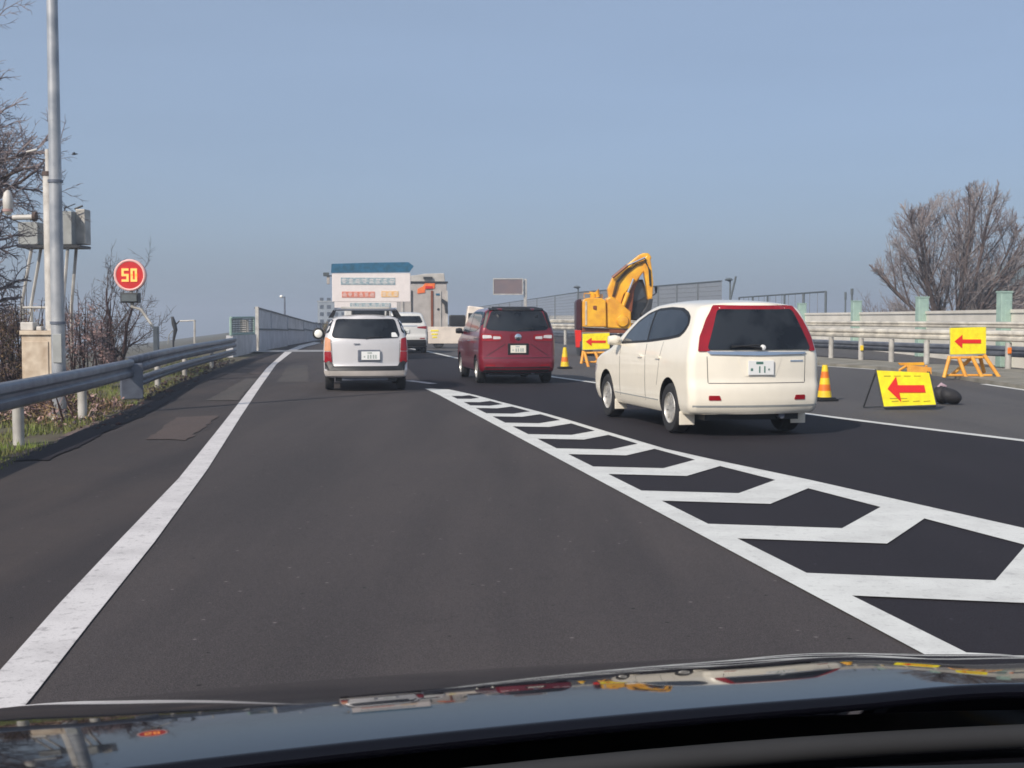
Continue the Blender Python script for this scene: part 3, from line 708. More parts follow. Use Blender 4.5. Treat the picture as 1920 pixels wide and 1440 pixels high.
# raised equipment platform
Yp = FPX / 66; op = Vector((P3(103, 600, Yp).x, Yp, -1.0))
t = thing('equipment_platform', 'grey raised cabinet platform on splayed legs behind the light pole', 'platform', op)
mb = MB(); bxpx(mb, 44, 418, 80, 460, Yp, .8, 'grey_metal', op); mb.build('cabinet', t, bevel=.02)
mb = MB(); bxpx(mb, 112, 398, 143, 460, Yp, .8, 'grey_metal', op); bxpx(mb, 143.5, 392, 160, 458, Yp, .5, 'galv_w', op, .2); mb.build('cabinet', t, bevel=.02)
mb = MB(); bxpx(mb, 44, 461, 160, 466, Yp, .95, 'dark', op); mb.build('deck', t)
mb = MB()
def pp(x, y, dy=0): v = P3(x, y, Yp) - op; v.y += dy; return v
for a, c in (((68, 466), (50, 570)), ((135, 466), (126, 575))):
    for dy in (-.35, .35): mb.tube([pp(*a, dy), pp(*c, dy)], .045, 'galv_w', 6)
    mb.tube([pp(*c, -.35), (pp(*c, -.35).x, -.35, 0)], .05, 'galv_w', 6); mb.tube([pp(*c, .35), (pp(*c, .35).x, .35, 0)], .05, 'galv_w', 6)
mb.tube([pp(50, 577, -.35), pp(126, 577, -.35)], .04, 'galv_w', 6); mb.build('legs', t, smooth=40)
mb = MB(); mb.tube([pp(140, 392), pp(155, 386)], .03, 'dark', 6); mb.build('bracket', t); mb = MB(); mb.tube([pp(128, 402, -.3), pp(128, 392, -.3), pp(148, 384, -.3)], .015, 'dark', 5); mb.build('antenna', t)

# speed sign
Ys = FPX / 60; o_ = Vector((P3(292, 640, Ys).x, Ys, -1.2))
t = thing('speed_sign', 'round red electronic speed limit sign reading 50 on a leaning arm', 'road sign', o_)
c = P3(245, 516, Ys) - o_; rr = 29.5 / 60
disc = MB(); disc.lathe([(.001, -.11), (rr * .86, -.11), (rr * .86, -.07), (rr * .86, .08), (.001, .08)], 'sign_red_ring', 48, c, 'Y'); disc.build('disc', t, smooth=30)
rim = MB(); rim.lathe([(rr * .865, -.12), (rr * .93, -.13), (rr, -.11), (rr * 1.0, .06), (rr * .865, .06), (rr * .865, -.12)], 'sign_rim', 48, c, 'Y'); rim.build('rim', t, smooth=30)
def seg_digit(mb, cx, cz, w_, h, th, segs, y, mt):
    L_ = {'a': ((-w_ / 2, h / 2), (w_ / 2, h / 2)), 'g': ((-w_ / 2, 0), (w_ / 2, 0)), 'd': ((-w_ / 2, -h / 2), (w_ / 2, -h / 2)),
          'f': ((-w_ / 2, 0), (-w_ / 2, h / 2)), 'b': ((w_ / 2, 0), (w_ / 2, h / 2)), 'e': ((-w_ / 2, -h / 2), (-w_ / 2, 0)), 'c': ((w_ / 2, -h / 2), (w_ / 2, 0))}
    for s in segs:
        (x0, z0), (x1, z1) = L_[s]; hor = abs(z1 - z0) < 1e-6
        mb.box((cx + (x0 + x1) / 2, y, cz + (z0 + z1) / 2), ((abs(x1 - x0) + th) if hor else th * .98, .02 if hor else .018, th if hor else abs(z1 - z0) + th * .9), mt)
dg = MB(); seg_digit(dg, c.x - .135, c.z, .15, .34, .07, 'afgcd', c.y - .125, 'led'); seg_digit(dg, c.x + .135, c.z, .13, .34, .07, 'abcdef', c.y - .125, 'led'); dg.build('digits', t)
mb = MB(); bxpx(mb, 228, 549, 262, 568, Ys, .3, 'dark', o_); mb.build('control_box', t, bevel=.02)
mb = MB(); bxpx(mb, 231, 552, 259, 565, Ys, .02, 'fpost', o_, -.17); mb.build('lower_display', t)
mb = MB(); q = lambda x, y: P3(x, y, Ys) - o_
mb.tube([q(245, 530), q(248, 575), q(264, 580), q(288, 614)], [.07, .06, .05, .045], 'galv_w', 8); mb.build('arm', t, smooth=50)
mb = MB(); bxpx(mb, 289, 612, 297, 660, Ys, .2, 'grey_metal', o_); mb.tube([(0, 0, 0), q(292, 650)], .08, 'galv', 8); mb.build('base_post', t, bevel=.015)

# dark device and thin frame beyond the guard rail
Yd = FPX / 50; od = Vector((P3(325, 640, Yd).x, Yd, -.6)); q = lambda x, y: P3(x, y, Yd) - od
t = thing('marker_post', 'thin black leaning marker beyond the left guard rail, beside a pale frame', 'marker', od)
mb = MB(); mb.tube([q(323, 594), q(326, 606), q(329, 618), q(325, 640)], [.05, .09, .08, .04], 'dark', 8); mb.tube([q(325, 640), (0, 0, 0)], .035, 'dark', 6); mb.build('post', t, smooth=50)
mb = MB(); mb.tube([q(327, 612), q(334, 604), q(337, 601)], [.03, .025, .02], 'dark', 6); mb.tube([q(324, 620), q(317, 628), q(315, 645)], .02, 'grey_metal', 6); mb.build('bracket', t)
mb = MB(); q0 = q; mb.tube([q0(337, 602), q0(365, 601)], .03, 'galv_w', 6); mb.tube([q0(365, 600), q0(365, 660)], .04, 'galv_w', 6)
o = mb.build('pipe_frame', smooth=40); o.location = od; tag(o, 'thin pale pipe frame right of the black marker beyond the left rail', 'frame')

# noise wall on the left
NW = [(484, 657.5, 576), (510, 652, 583), (540, 647, 591.5), (570, 642, 600), (590, 638.5, 605), (612, 635, 607)]
np_ = [G(x, yb) for x, yb, yt in NW]
n0 = np_[0]
t = thing('noise_wall', 'grey panelled noise wall along the left side of the bridge', 'wall', n0)
mbl = MB(); mbu = MB(); mbr = MB()
for i in range(len(NW) - 1):
    a, b_ = np_[i], np_[i + 1]
    ha = P3(NW[i][0], NW[i][2], a.y).z; hb = P3(NW[i + 1][0], NW[i + 1][2], b_.y).z
    ma = P3(NW[i][0], 617, a.y).z; mb2 = P3(NW[i + 1][0], 617.5 + i, b_.y).z
    tt = (b_ - a).normalized(); nn = Vector((-tt.y, tt.x, 0)) * .12; a0 = a - n0; b0 = b_ - n0
    def quad_solid(mbx, z0a, z1a, z0b, z1b, mt, o1=0.0, th=1.0):
        A_ = a0 + Vector((0, 0, z0a)) + nn * o1; B_ = b0 + Vector((0, 0, z0b)) + nn * o1; C_ = b0 + Vector((0, 0, z1b)) + nn * o1; D_ = a0 + Vector((0, 0, z1a)) + nn * o1
        mbx.prism([A_, B_, C_, D_], nn * th, mt)
    quad_solid(mbl, -.1, ma - .04, -.1, mb2 - .04, 'panel'); quad_solid(mbu, ma + .03, ha - .06, mb2 + .03, hb - .06, 'panel_pale', .2, .6)
    quad_solid(mbr, ma - .04, ma + .03, mb2 - .04, mb2 + .03, 'fpost', -.3, 1.4); quad_solid(mbr, ha - .06, ha, hb - .06, hb, 'fpost', -.2, 1.4)
mbl.build('lower_panel', t); mbu.build('upper_panel', t); mbr.build('rail', t)
for i in range(0, len(NW) - 1):
    ha = P3(NW[i][0], NW[i][2], np_[i].y).z
    mb = MB(); mb.box(np_[i] - n0 + Vector((-.02, -.03, ha / 2)), (.14 if i == 0 else .06, .14, ha + .05), 'galv_w' if i == 0 else 'panel'); mb.build('post', t)
# end block with wire screen
e0 = G(437, 667.5); e1 = G(481, 658)
t = thing('wall_end_block', 'pale grey end block with a framed wire screen at the start of the noise wall', 'wall', e0)
mb = MB(); tt = (e1 - e0); nn = Vector((-tt.y, tt.x, 0)).normalized() * .25
zA = P3(437, 629, e0.y).z; zB = P3(481, 627, e1.y).z
mb.prism([Vector((0, 0, -.1)), tt + Vector((0, 0, -.1)), tt + Vector((0, 0, zB)), Vector((0, 0, zA))], nn, 'panel_pale'); mb.build('lower_panel', t)
zA2 = P3(437, 596, e0.y).z; zB2 = P3(481, 595, e1.y).z
fr = MB(); a_ = Vector((0, 0, 0)); 
for (p0, p1) in ((a_ + Vector((0, 0, zA)), a_ + Vector((0, 0, zA2))), (tt * .97 + Vector((0, 0, zB)), tt * .97 + Vector((0, 0, zB2))), (Vector((0, 0, zA2)), tt * .97 + Vector((0, 0, zB2))), (Vector((0, 0, zA + .05)), tt * .97 + Vector((0, 0, zB + .05)))): fr.tube([p0 + nn * .3, p1 + nn * .3], .05, 'mint', 6)
fr.build('frame', t)
mb = MB()
for i in range(1, 16):
    f = i / 16; mb.tube([tt * f * .97 + Vector((0, 0, zA + (zB - zA) * f)) + nn * .3, tt * f * .97 + Vector((0, 0, zA2 + (zB2 - zA2) * f)) + nn * .3], .022 if 8 > i or i > 13 else .012, 'fpost', 4)
for j in range(1, 8):
    f = j / 8; mb.tube([Vector((0, 0, zA + (zA2 - zA) * f)) + nn * .32, tt * .97 + Vector((0, 0, zB + (zB2 - zB) * f)) + nn * .32], .018, 'fpost', 4)
mb.build('wire_screen', t)
mb = MB(); mb.box(tt * .62 + nn * .6 + Vector((0, 0, (zA + zA2) / 2)), (.34, .1, .5), 'truck_pale'); mb.build('plate', t)

leafy('bush', 'tiny green shrub between the round mirror and the silver white wagon', 611, 34, .16, 1.3, 0, ['grass', 'bush_dark'], 500, 41, .07)

# distant pale tower and house
Yt = FPX / 7; a = P3(600, 605, Yt); b2 = P3(600, 567, Yt)
t = thing('tower_block', 'pale grey distant tower block at the left edge of the big sign truck', 'building', (a.x + 4, Yt, -3))
H = b2.z + 3
mb = MB(); mb.box((0, 0, H / 2), (8, 8, H), 'tower'); mb.build('wall', t)
mb = MB(); mb.box((0, 0, H + .2), (8.3, 8.3, .4), 'grey_metal'); mb.box((1, 0, H + .9), (3, 3, 1.0), 'tower'); mb.build('roof', t)
for r_ in range(5):
    for k in range(4):
        mb = MB(); mb.box((-2.9 + 1.9 * k, -4.01, 1.5 + r_ * 1.9), (1.0, .06, 1.0), 'glass'); mb.build('window', t)
Yh = FPX / 24; a = P3(1925, 570, Yh)
t = thing('house', 'house with a grey green gabled roof behind the bare tree at the right edge', 'house', (a.x, Yh, -1))
hw_, e_, rg = 4.2, P3(1925, 553, Yh).z + 1, P3(1925, 502, Yh).z + 1
mb = MB(); mb.prism([(-3.6, -3, 0), (3.6, -3, 0), (3.6, -3, e_), (-3.6, -3, e_)], (0, 6, 0), 'house_wall'); mb.build('wall', t)
mb = MB()
mb.prism([(-hw_, -3.6, e_ + .003), (hw_, -3.6, e_ + .003), (hw_, 0, rg), (-hw_ + 1.2, 0, rg)], (0, .0, .16), 'roof_tile')
mb.prism([(-hw_, 3.6, e_ + .003), (hw_, 3.6, e_ + .003), (hw_, .001, rg), (-hw_ + 1.2, .001, rg)], (0, .0, .16), 'roof_tile')
mb.build('roof', t)
for k in (-2.2, 0.2):
    mb = MB(); mb.box((k, -3.02, e_ - 1.2), (1.3, .08, 1.0), 'glass'); f_ = mb.build('window', t)
# bird
mb = MB()
mb.lathe([(.001, -.2), (.04, -.12), (.055, 0), (.04, .1), (.02, .16), (.001, .2)], 'dark', 8, (0, 0, 0), 'X')
mb.add([(-.06, 0, .02), (.06, 0, .02), (.0, .5, .12), (-.14, .42, .1)], [(0, 1, 2, 3)], 'dark'); mb.add([(-.06, 0, .02), (.06, 0, .02), (0, -.5, .06), (-.14, -.42, .04)], [(0, 1, 2, 3)], 'dark')
mb.add([(-.18, 0, 0), (-.34, .07, .01), (-.34, -.07, .01)], [(0, 1, 2)], 'dark')
o = mb.build('bird', smooth=60); o.location = P3(140, 289, 60); o.rotation_euler = (0, R(-8), R(20)); o.scale = (.8, .8, .8); tag(o, 'small dark bird in flight right of the light pole', 'bird')

# ------------------------------------------------------------------ cars
def smooth_interp(T):
    xs = [a for a, b in T]; ys = [b for a, b in T]; n = len(xs)
    dl = [(ys[i + 1] - ys[i]) / (xs[i + 1] - xs[i]) for i in range(n - 1)]
    m = [dl[0]] + [0 if dl[i - 1] * dl[i] <= 0 else 2 * dl[i - 1] * dl[i] / (dl[i - 1] + dl[i]) for i in range(1, n - 1)] + [dl[-1]]
    def f(x):
        if x <= xs[0]: return ys[0]
        if x >= xs[-1]: return ys[-1]
        i = 0
        while x > xs[i + 1]: i += 1
        h = xs[i + 1] - xs[i]; t = (x - xs[i]) / h
        return (2 * t ** 3 - 3 * t * t + 1) * ys[i] + (t ** 3 - 2 * t * t + t) * h * m[i] + (-2 * t ** 3 + 3 * t * t) * ys[i + 1] + (t ** 3 - t * t) * h * m[i + 1]
    return f
def body_mesh(S):
    top = smooth_interp(S['top']); rear = smooth_interp(S['rear']); front = smooth_interp(S['front']); wz = smooth_interp(S['wz'])
    bot = smooth_interp(S['bot']) if 'bot' in S else (lambda y: S['zb'])
    W = S['W'] / 2; Lc = S['L']
    dm = [0, .008, .02, .04, .065, .095, .13, .18, .24, .31, .39]
    n = int((Lc - .9) / .11); dm = dm + [.45 + (Lc - .9) * i / n for i in range(n + 1)] + [Lc - x for x in dm[::-1]]
    sf = [x / Lc for x in dm]
    tf = [0, .01, .03, .06, .10] + [.10 + .80 * i / 20 for i in range(1, 20)] + [.90, .93, .955, .975, .99, 1]
    uf = [-1, -.97, -.92, -.85] + [-.75 + 1.5 * i / 12 for i in range(13)] + [.85, .92, .97, 1]
    rr, rf, rt = S.get('rr', .14), S.get('rf', .3), S.get('rt', .09)
    def pos(s, t, u):
        y = s * Lc; z = .5
        for _ in range(6):
            zt = top(y); zb = bot(y); z = zb + t * (zt - zb); y0 = rear(z); y1 = front(z); y = y0 + s * (y1 - y0)
        h = W * wz(z)
        dy = max(0, y - y0); df = max(0, y1 - y)
        rr_ = rr
        if dy < rr_: h -= rr_ - math.sqrt(max(0, rr_ ** 2 - (rr_ - dy) ** 2))
        if df < rf: h -= rf - math.sqrt(max(0, rf ** 2 - (rf - df) ** 2))
        dz = zt - z
        if dz < rt: h -= (rt - math.sqrt(max(0, rt * rt - (rt - dz) ** 2))) * 1.3
        dzb = z - zb
        if dzb < .05: h -= .05 - math.sqrt(max(0, .05 ** 2 - (.05 - dzb) ** 2))
        x = u * h
        z -= S.get('crown', .035) * abs(u) ** 2.2 * max(0, min(1, (t - .75) / .25))
        y += S.get('bulge', .06) * u * u * max(0, 1 - dy / .6) - .14 * u * u * max(0, 1 - df / .6)
        return (x, y, z)
    ns, ntt, nu = len(sf), len(tf), len(uf); idx = {}; vs = []
    def vid(i, j, k):
        if (i, j, k) not in idx: idx[(i, j, k)] = len(vs); vs.append(pos(sf[i], tf[j], uf[k]))
        return idx[(i, j, k)]
    fs = []
    for i in (0, ns - 1):
        for j in range(ntt - 1):
            for k in range(nu - 1): fs.append((vid(i, j, k), vid(i, j, k + 1), vid(i, j + 1, k + 1), vid(i, j + 1, k)))
    for j in (0, ntt - 1):
        for i in range(ns - 1):
            for k in range(nu - 1): fs.append((vid(i, j, k), vid(i, j, k + 1), vid(i + 1, j, k + 1), vid(i + 1, j, k)))
    for k in (0, nu - 1):
        for i in range(ns - 1):
            for j in range(ntt - 1): fs.append((vid(i, j, k), vid(i + 1, j, k), vid(i + 1, j + 1, k), vid(i, j + 1, k)))
    return vs, fs
def cut_body(vs, fs, mt, wheels, W, r):
    me = bpy.data.meshes.new('body'); me.from_pydata(vs, [], fs); me.materials.append(M[mt]); me.materials.append(M['black_plastic'])
    bm = bmesh.new(); bm.from_mesh(me); bmesh.ops.recalc_face_normals(bm, faces=bm.faces); bm.to_mesh(me)
    bvh = BVHTree.FromBMesh(bm); bm.free()
    ob = bpy.data.objects.new('tmp', me); COL.objects.link(ob)
    cut = MB()
    for y in wheels:
        for sx in (-1, 1):
            cut.tube([(sx * (W / 2 - .26), y, r * .95), (sx * (W / 2 + .2), y, r * .95)], r * 1.16, 'black_plastic', 32)
    co = cut.build('tmpcut'); md = ob.modifiers.new('b', 'BOOLEAN'); md.operation = 'DIFFERENCE'; md.object = co; md.solver = 'EXACT'
    try: md.material_mode = 'TRANSFER'
    except Exception: pass
    dg_ = bpy.context.evaluated_depsgraph_get(); dg_.update()
    me2 = bpy.data.meshes.new_from_object(ob.evaluated_get(dg_))
    bpy.data.objects.remove(ob); bpy.data.objects.remove(co)
    me2.name = 'body'
    me2.polygons.foreach_set('use_smooth', [True] * len(me2.polygons)); me2.set_sharp_from_angle(angle=R(34))
    return me2, bvh
def round_poly(pts, r=.04, n=4):
    out = []; N = len(pts)
    for i in range(N):
        p = Vector(pts[i]); a = Vector(pts[i - 1]) - p; b = Vector(pts[(i + 1) % N]) - p
        k = min(r, a.length * .45, b.length * .45); p0 = p + a.normalized() * k; p1 = p + b.normalized() * k
        for j in range(n + 1):
            f = j / n; out.append((1 - f) ** 2 * p0 + 2 * f * (1 - f) * p + f * f * p1)
    return out
def decal(name, bvh, parent, outline, side, mt, offs=.006, r=.04, step=.07, thick=.012, smooth=50):
    """outline 2D: rear/front (x,z); left/right (y,z); top (x,y). Conforms to the car body."""
    pts = [Vector((a, b)) for a, b in outline]
    if r > 0: pts = round_poly(pts, r)
    # densify
    dp = []
    for i in range(len(pts)):
        a, b = pts[i], pts[(i + 1) % len(pts)]; m_ = max(1, int((b - a).length / step))
        dp += [a.lerp(b, j / m_) for j in range(m_)]
    nb_ = len(dp); xs = [p.x for p in dp]; ys = [p.y for p in dp]
    inner = []
    x = min(xs) + step / 2
    while x < max(xs):
        y = min(ys) + step / 2
        while y < max(ys): inner.append(Vector((x, y))); y += step
        x += step
    res = delaunay_2d_cdt(dp + inner, [(i, (i + 1) % nb_) for i in range(nb_)], [], 1, 1e-5)
    V, F = res[0], res[2]
    if not F:
        res = delaunay_2d_cdt(dp + inner, [], [list(range(nb_))], 1, 1e-5); V, F = res[0], res[2]
    vs = []; nrm = []
    for v in V:
        if side == 'rear': o_, d = Vector((v.x, -3, v.y)), Vector((0, 1, 0))
        elif side == 'front': o_, d = Vector((v.x, 9, v.y)), Vector((0, -1, 0))
        elif side == 'left': o_, d = Vector((-3, v.x, v.y)), Vector((1, 0, 0))
        elif side == 'right': o_, d = Vector((3, v.x, v.y)), Vector((-1, 0, 0))
        else: o_, d = Vector((v.x, v.y, 4)), Vector((0, 0, -1))
        h = bvh.ray_cast(o_, d)
        if h[0] is None: h = bvh.find_nearest(o_ + d * 2.5)
        vs.append(h[0]); nn_ = h[1]; nrm.append(nn_ if nn_.dot(d) < 0 else -nn_)
    mb = MB(); n = len(vs)
    outer = [v + k * offs for v, k in zip(vs, nrm)]; inn = [v - k * thick for v, k in zip(vs, nrm)]
    fs = [tuple(f) for f in F] + [tuple(i + n for i in f)[::-1] for f in F]
    ed = {}
    for f in F:
        for a, b in zip(f, list(f[1:]) + [f[0]]): ed[(a, b)] = 1
    fs += [(a, b, b + n, a + n) for (a, b) in ed if (b, a) not in ed]
    mb.add(outer + inn, fs, mt)
    return mb.build(name, parent, smooth=smooth)
def wheel(parent, x, y, r, w_, rimmt, spokes=7):
    s = 1 if x > 0 else -1
    e = bpy.data.objects.new('wheel', None); COL.objects.link(e); e.parent = parent; e.location = (x, y, r); e.empty_display_size = .1
    mb = MB(); h = w_ / 2
    mb.lathe([(r * .62, -h * .9), (r * .72, -h), (r * .92, -h), (r * .985, -h * .75), (r, -h * .4), (r, h * .4), (r * .985, h * .75), (r * .92, h), (r * .72, h), (r * .62, h * .9), (r * .62, -h * .9)], 'rubber', 40, axis='X')
    mb.build('tyre', e, smooth=40)
    mb = MB()
    mb.lathe([(r * .635, s * h * .85), (r * .60, s * h * .98), (r * .57, s * h * .8), (r * .55, s * h * .1), (.001, s * h * .1)], rimmt, 32, axis='X')
    mb.lathe([(.001, s * h * .8), (r * .12, s * h * .78), (r * .15, s * h * .5), (r * .15, s * h * .1)], rimmt, 16, axis='X')
    for k in range(spokes):
        a = 2 * math.pi * k / spokes
        mb.box((s * h * .62, math.cos(a) * r * .35, math.sin(a) * r * .35), (h * .3, r * .52, r * .17), rimmt, rx=a)
    mb.build('rim', e, smooth=40)
    return e
def car(name, label, loc, heading, S, paint, extra):
    t = thing(name, label, S.get('cat', 'car'), loc, heading)
    vs, fs = body_mesh(S)
    me, bvh = cut_body(vs, fs, paint, S['wheels'], S['W'], S['wr'])
    bo = bpy.data.objects.new('body', me); COL.objects.link(bo); bo.parent = t
    mb = MB(); mb.box((0, S['L'] / 2, .27), (S['W'] * .72, S['L'] * .9, .16), 'black_plastic'); mb.tube([(-S['W'] * .36, S['wheels'][0], .3), (S['W'] * .36, S['wheels'][0], .3)], .05, 'dark', 8)
    mb.tube([(.35, .12, .24), (.35, 1.2, .26)], .035, 'galv', 10); mb.build('underbody', t)
    for y in S['wheels']:
        for sx in (-1, 1): wheel(t, sx * (S['W'] / 2 - .115), y, S['wr'], S.get('ww', .19), S.get('rim', 'rim'), S.get('spokes', 7))
    extra(t, bvh)
    return t
def plate(t, x, y, z, frame=True, mt='plate', txt=True, w_=.33):
    faint = not txt; txt = True
    if frame:
        mb = MB(); mb.box((x, y + .01, z), (w_ + .03, .02, .195), 'chrome'); f = mb.build('plate_frame', t, bevel=.004)
    mb = MB(); mb.box((x, y - .006, z), (w_, .012, .165), mt); p = mb.build('number_plate', t, bevel=.003)
    if txt:
        mb = MB(); yy = y - .0135
        mb.box((x - .02, yy, z + .055), (.09, .003, .028), 'plate_txt' if not faint else 'plate_faint')
        mb.box((x - .12, yy, z - .02), (.028, .003, .03), 'plate_txt' if not faint else 'plate_faint')
        for k in ((-.02, .045) if not faint else (-.05, 0, .055, .10)): mb.box((x + k, yy, z - .02), (.016 if not faint else .03, .003, .075), 'plate_txt' if not faint else 'plate_faint')
        if not faint: mb.box((x + .1, yy, z - .02), (.018, .003, .02), 'plate_txt')
        mb.build('lettering', p)

# --- pearl white MPV
S1 = dict(L=4.55, W=1.695, zb=.25, wheels=(.88, 3.58), wr=.315, ww=.20, rim='rim', spokes=9,
          top=[(.1, 1.52), (.3, 1.555), (.8, 1.58), (1.4, 1.59), (2.0, 1.565), (2.5, 1.45), (3.0, 1.23), (3.5, 1.01), (4.0, .91), (4.35, .80), (4.55, .62)],
          rear=[(.25, .07), (.33, .02), (.42, .0), (.58, .0), (.62, .02), (.95, .03), (1.02, .045), (1.2, .085), (1.4, .14), (1.52, .19), (1.6, .28)],
          front=[(.25, 4.45), (.4, 4.53), (.6, 4.53), (.8, 4.45), (1.2, 4.3)],
          wz=[(.25, .955), (.4, .99), (.6, 1.0), (.85, 1.0), (1.0, .975), (1.15, .93), (1.35, .85), (1.5, .775), (1.6, .73)],
          bot=[(0, .27), (.3, .25), (1, .22), (3.4, .22), (4.2, .22), (4.55, .27)], rr=.13, rf=.35, rt=.10, bulge=.09, crown=.03)
def ex1(t, bvh):
    # red tail lamp frame around the rear glass, wraps the corners
    decal('tail_lamp', bvh, t, [(-.50, 1.505), (.50, 1.505), (.53, 1.40), (-.53, 1.40)], 'rear', 'lamp_red', .013, .03)
    decal('tail_lamp', bvh, t, [(-.50, 1.50), (-.44, 1.50), (-.60, .985), (-.74, .985), (-.705, 1.15), (-.61, 1.35)], 'rear', 'lamp_red', .016, .02)
    decal('tail_lamp', bvh, t, [(.545, 1.50), (.65, 1.34), (.74, 1.15), (.775, .985), (.70, .985), (.47, 1.50)], 'rear', 'lamp_red', .016, .02)
    decal('rear_window', bvh, t, [(-.46, 1.46), (.51, 1.46), (.715, 1.0), (-.63, 1.0)], 'rear', 'glass', .020, .05)
    decal('chrome_strip', bvh, t, [(-.64, .985), (.64, .975), (.60, .95), (0, .94), (-.60, .95)], 'rear', 'chrome', .022, .01, .05)
    for s in (-1, 1):
        decal('tailgate_seam', bvh, t, [(s * .63, .93), (s * .638, .93), (s * .628, .63), (s * .62, .63)], 'rear', 'black_plastic', .001, 0, .05)
        decal('reflector', bvh, t, [(s * .62, .485), (s * .62, .43), (s * .47, .43), (s * .49, .485)], 'rear', 'lamp_red', .008, .012, .05)
    decal('tailgate_seam', bvh, t, [(-.62, .628), (.62, .628), (.62, .620), (-.62, .620)], 'rear', 'black_plastic', .0015, 0, .05)
    decal('plate_recess', bvh, t, [(-.27, .925), (.31, .925), (.22, .70), (-.18, .70)], 'rear', 'pearl', .004, .03)
    plate(t, .02, .012, .80, False)
    decal('badge', bvh, t, [(.42, .885), (.60, .885), (.60, .865), (.42, .865)], 'rear', 'chrome', .006, 0, .05)
    decal('bumper_crease_shade', bvh, t, [(-.80, .372), (.80, .372), (.80, .35), (-.80, .35)], 'rear', 'grey_metal', .003, 0, .05)  # grey strip paints the shading of the bumper crease
    mb = MB(); mb.tube([(.02, -.01, 1.02), (-.12, -.005, 1.045), (-.36, .005, 1.05)], [.02, .014, .010], 'black_plastic', 6); mb.lathe([(.001, -.02), (.03, -.01), (.034, .02)], 'plate', 12, (.04, -.01, 1.03), 'Y'); mb.tube([(-.36, .0, 1.035), (-.10, -.01, 1.06), (.0, -.01, 1.06)], .008, 'rubber', 6); mb.build('rear_wiper', t, smooth=50)
    win = [(2.95, 1.02), (2.72, 1.18), (2.42, 1.33), (2.1, 1.43), (1.75, 1.485), (1.3, 1.50), (.85, 1.485), (.62, 1.44), (.47, 1.38), (.42, 1.29), (.48, 1.21), (.62, 1.145), (1.0, 1.11), (1.75, 1.065)]
    for sd_ in ('left', 'right'):
        decal('window_trim', bvh, t, win, sd_, 'black_plastic', .004, .04)
        cxw, czw = 1.55, 1.28
        inner = [(cxw + (a - cxw) * .955, czw + (b - czw) * .86) for a, b in win]
        fr_ = [p for p in inner if p[0] > 1.80]; 
        front_w = [(1.84, 1.453)] + [] 
        decal('side_window', bvh, t, [(2.86, 1.055), (2.68, 1.165), (2.40, 1.30), (2.1, 1.395), (1.86, 1.44), (1.82, 1.085)], sd_, 'glass_side', .008, .02)
        decal('side_window', bvh, t, [(1.78, 1.445), (1.3, 1.465), (.85, 1.45), (.64, 1.405), (.51, 1.355), (.47, 1.29), (.53, 1.225), (.65, 1.175), (1.0, 1.14), (1.76, 1.09)], sd_, 'glass', .008, .03)
        for ys_ in (1.80, 2.92):
            decal('door_seam', bvh, t, [(ys_, 1.04), (ys_ + .013, 1.04), (ys_ + .013, .34), (ys_, .34)], sd_, 'black_plastic', .001, 0, .06)
        decal('door_seam', bvh, t, [(1.16, 1.08), (1.169, 1.08), (1.34, .55), (1.331, .55)], sd_, 'black_plastic', .001, 0, .06)
        decal('side_sill', bvh, t, [(1.30, .375), (3.18, .375), (3.18, .362), (1.30, .362)], sd_, 'grey_metal', .002, 0, .06)
        for yh in (1.93, 1.2): decal('door_handle', bvh, t, [(yh, .90), (yh + .17, .90), (yh + .17, .87), (yh, .87)], sd_, 'pearl', .022, .012, .04, .03)
        decal('headlamp', bvh, t, [(4.0, .72), (4.4, .70), (4.36, .58), (4.1, .60)], sd_, 'lamp_clear_and_highlight', .004, .04)
        sx = -1 if sd_ == 'left' else 1
        mb = MB(); mb.lathe([(.001, -.10), (.055, -.09), (.07, 0), (.055, .07), (.001, .09)], 'pearl', 16, (sx * .92, 2.93, 1.07), 'X'); mb.tube([(sx * .80, 2.93, 1.02), (sx * .9, 2.93, 1.04)], .03, 'pearl', 8); mr_ = mb.build('door_mirror', t, smooth=60); 
    for s in (-1, 1):
        for yy in (.88 - .37,):
            mb = MB(); mb.box((s * .735, .50, .20), (.20, .012, .16), 'pearl'); mb.build('mud_flap', t, bevel=.006)
        mb = MB(); mb.box((s * .74, 3.20, .20), (.18, .012, .14), 'pearl'); mb.build('mud_flap', t, bevel=.006)
    decal('windscreen', bvh, t, [(-.52, 2.1), (.52, 2.1), (.66, 3.35), (-.66, 3.35)], 'top', 'glass', .005, .05)
rear_wc = G(1262, 811); front_wc = G(1146, 781)
def place_car(rear_left_contact, heading, W, rear_y, r=0):
    # returns origin (rear bumper centre) from the left rear wheel contact
    f = Vector((-math.sin(heading), math.cos(heading), 0)); rt_ = Vector((math.cos(heading), math.sin(heading), 0))
    return rear_left_contact + rt_ * (W / 2 - .07) - f * rear_y
hd = math.atan2(-(front_wc - rear_wc).x, (front_wc - rear_wc).y)
print('mpv heading', math.degrees(hd), 'wheelbase', (front_wc - rear_wc).length)
car('white_car', 'pearl white people carrier with red lamps framing its rear window', place_car(rear_wc, hd, 1.695, .88), hd, S1, 'pearl', ex1)
for ch in bpy.data.objects['white_car'].children:
    if not ch.name.startswith('wheel'): ch.scale.z = 1.055

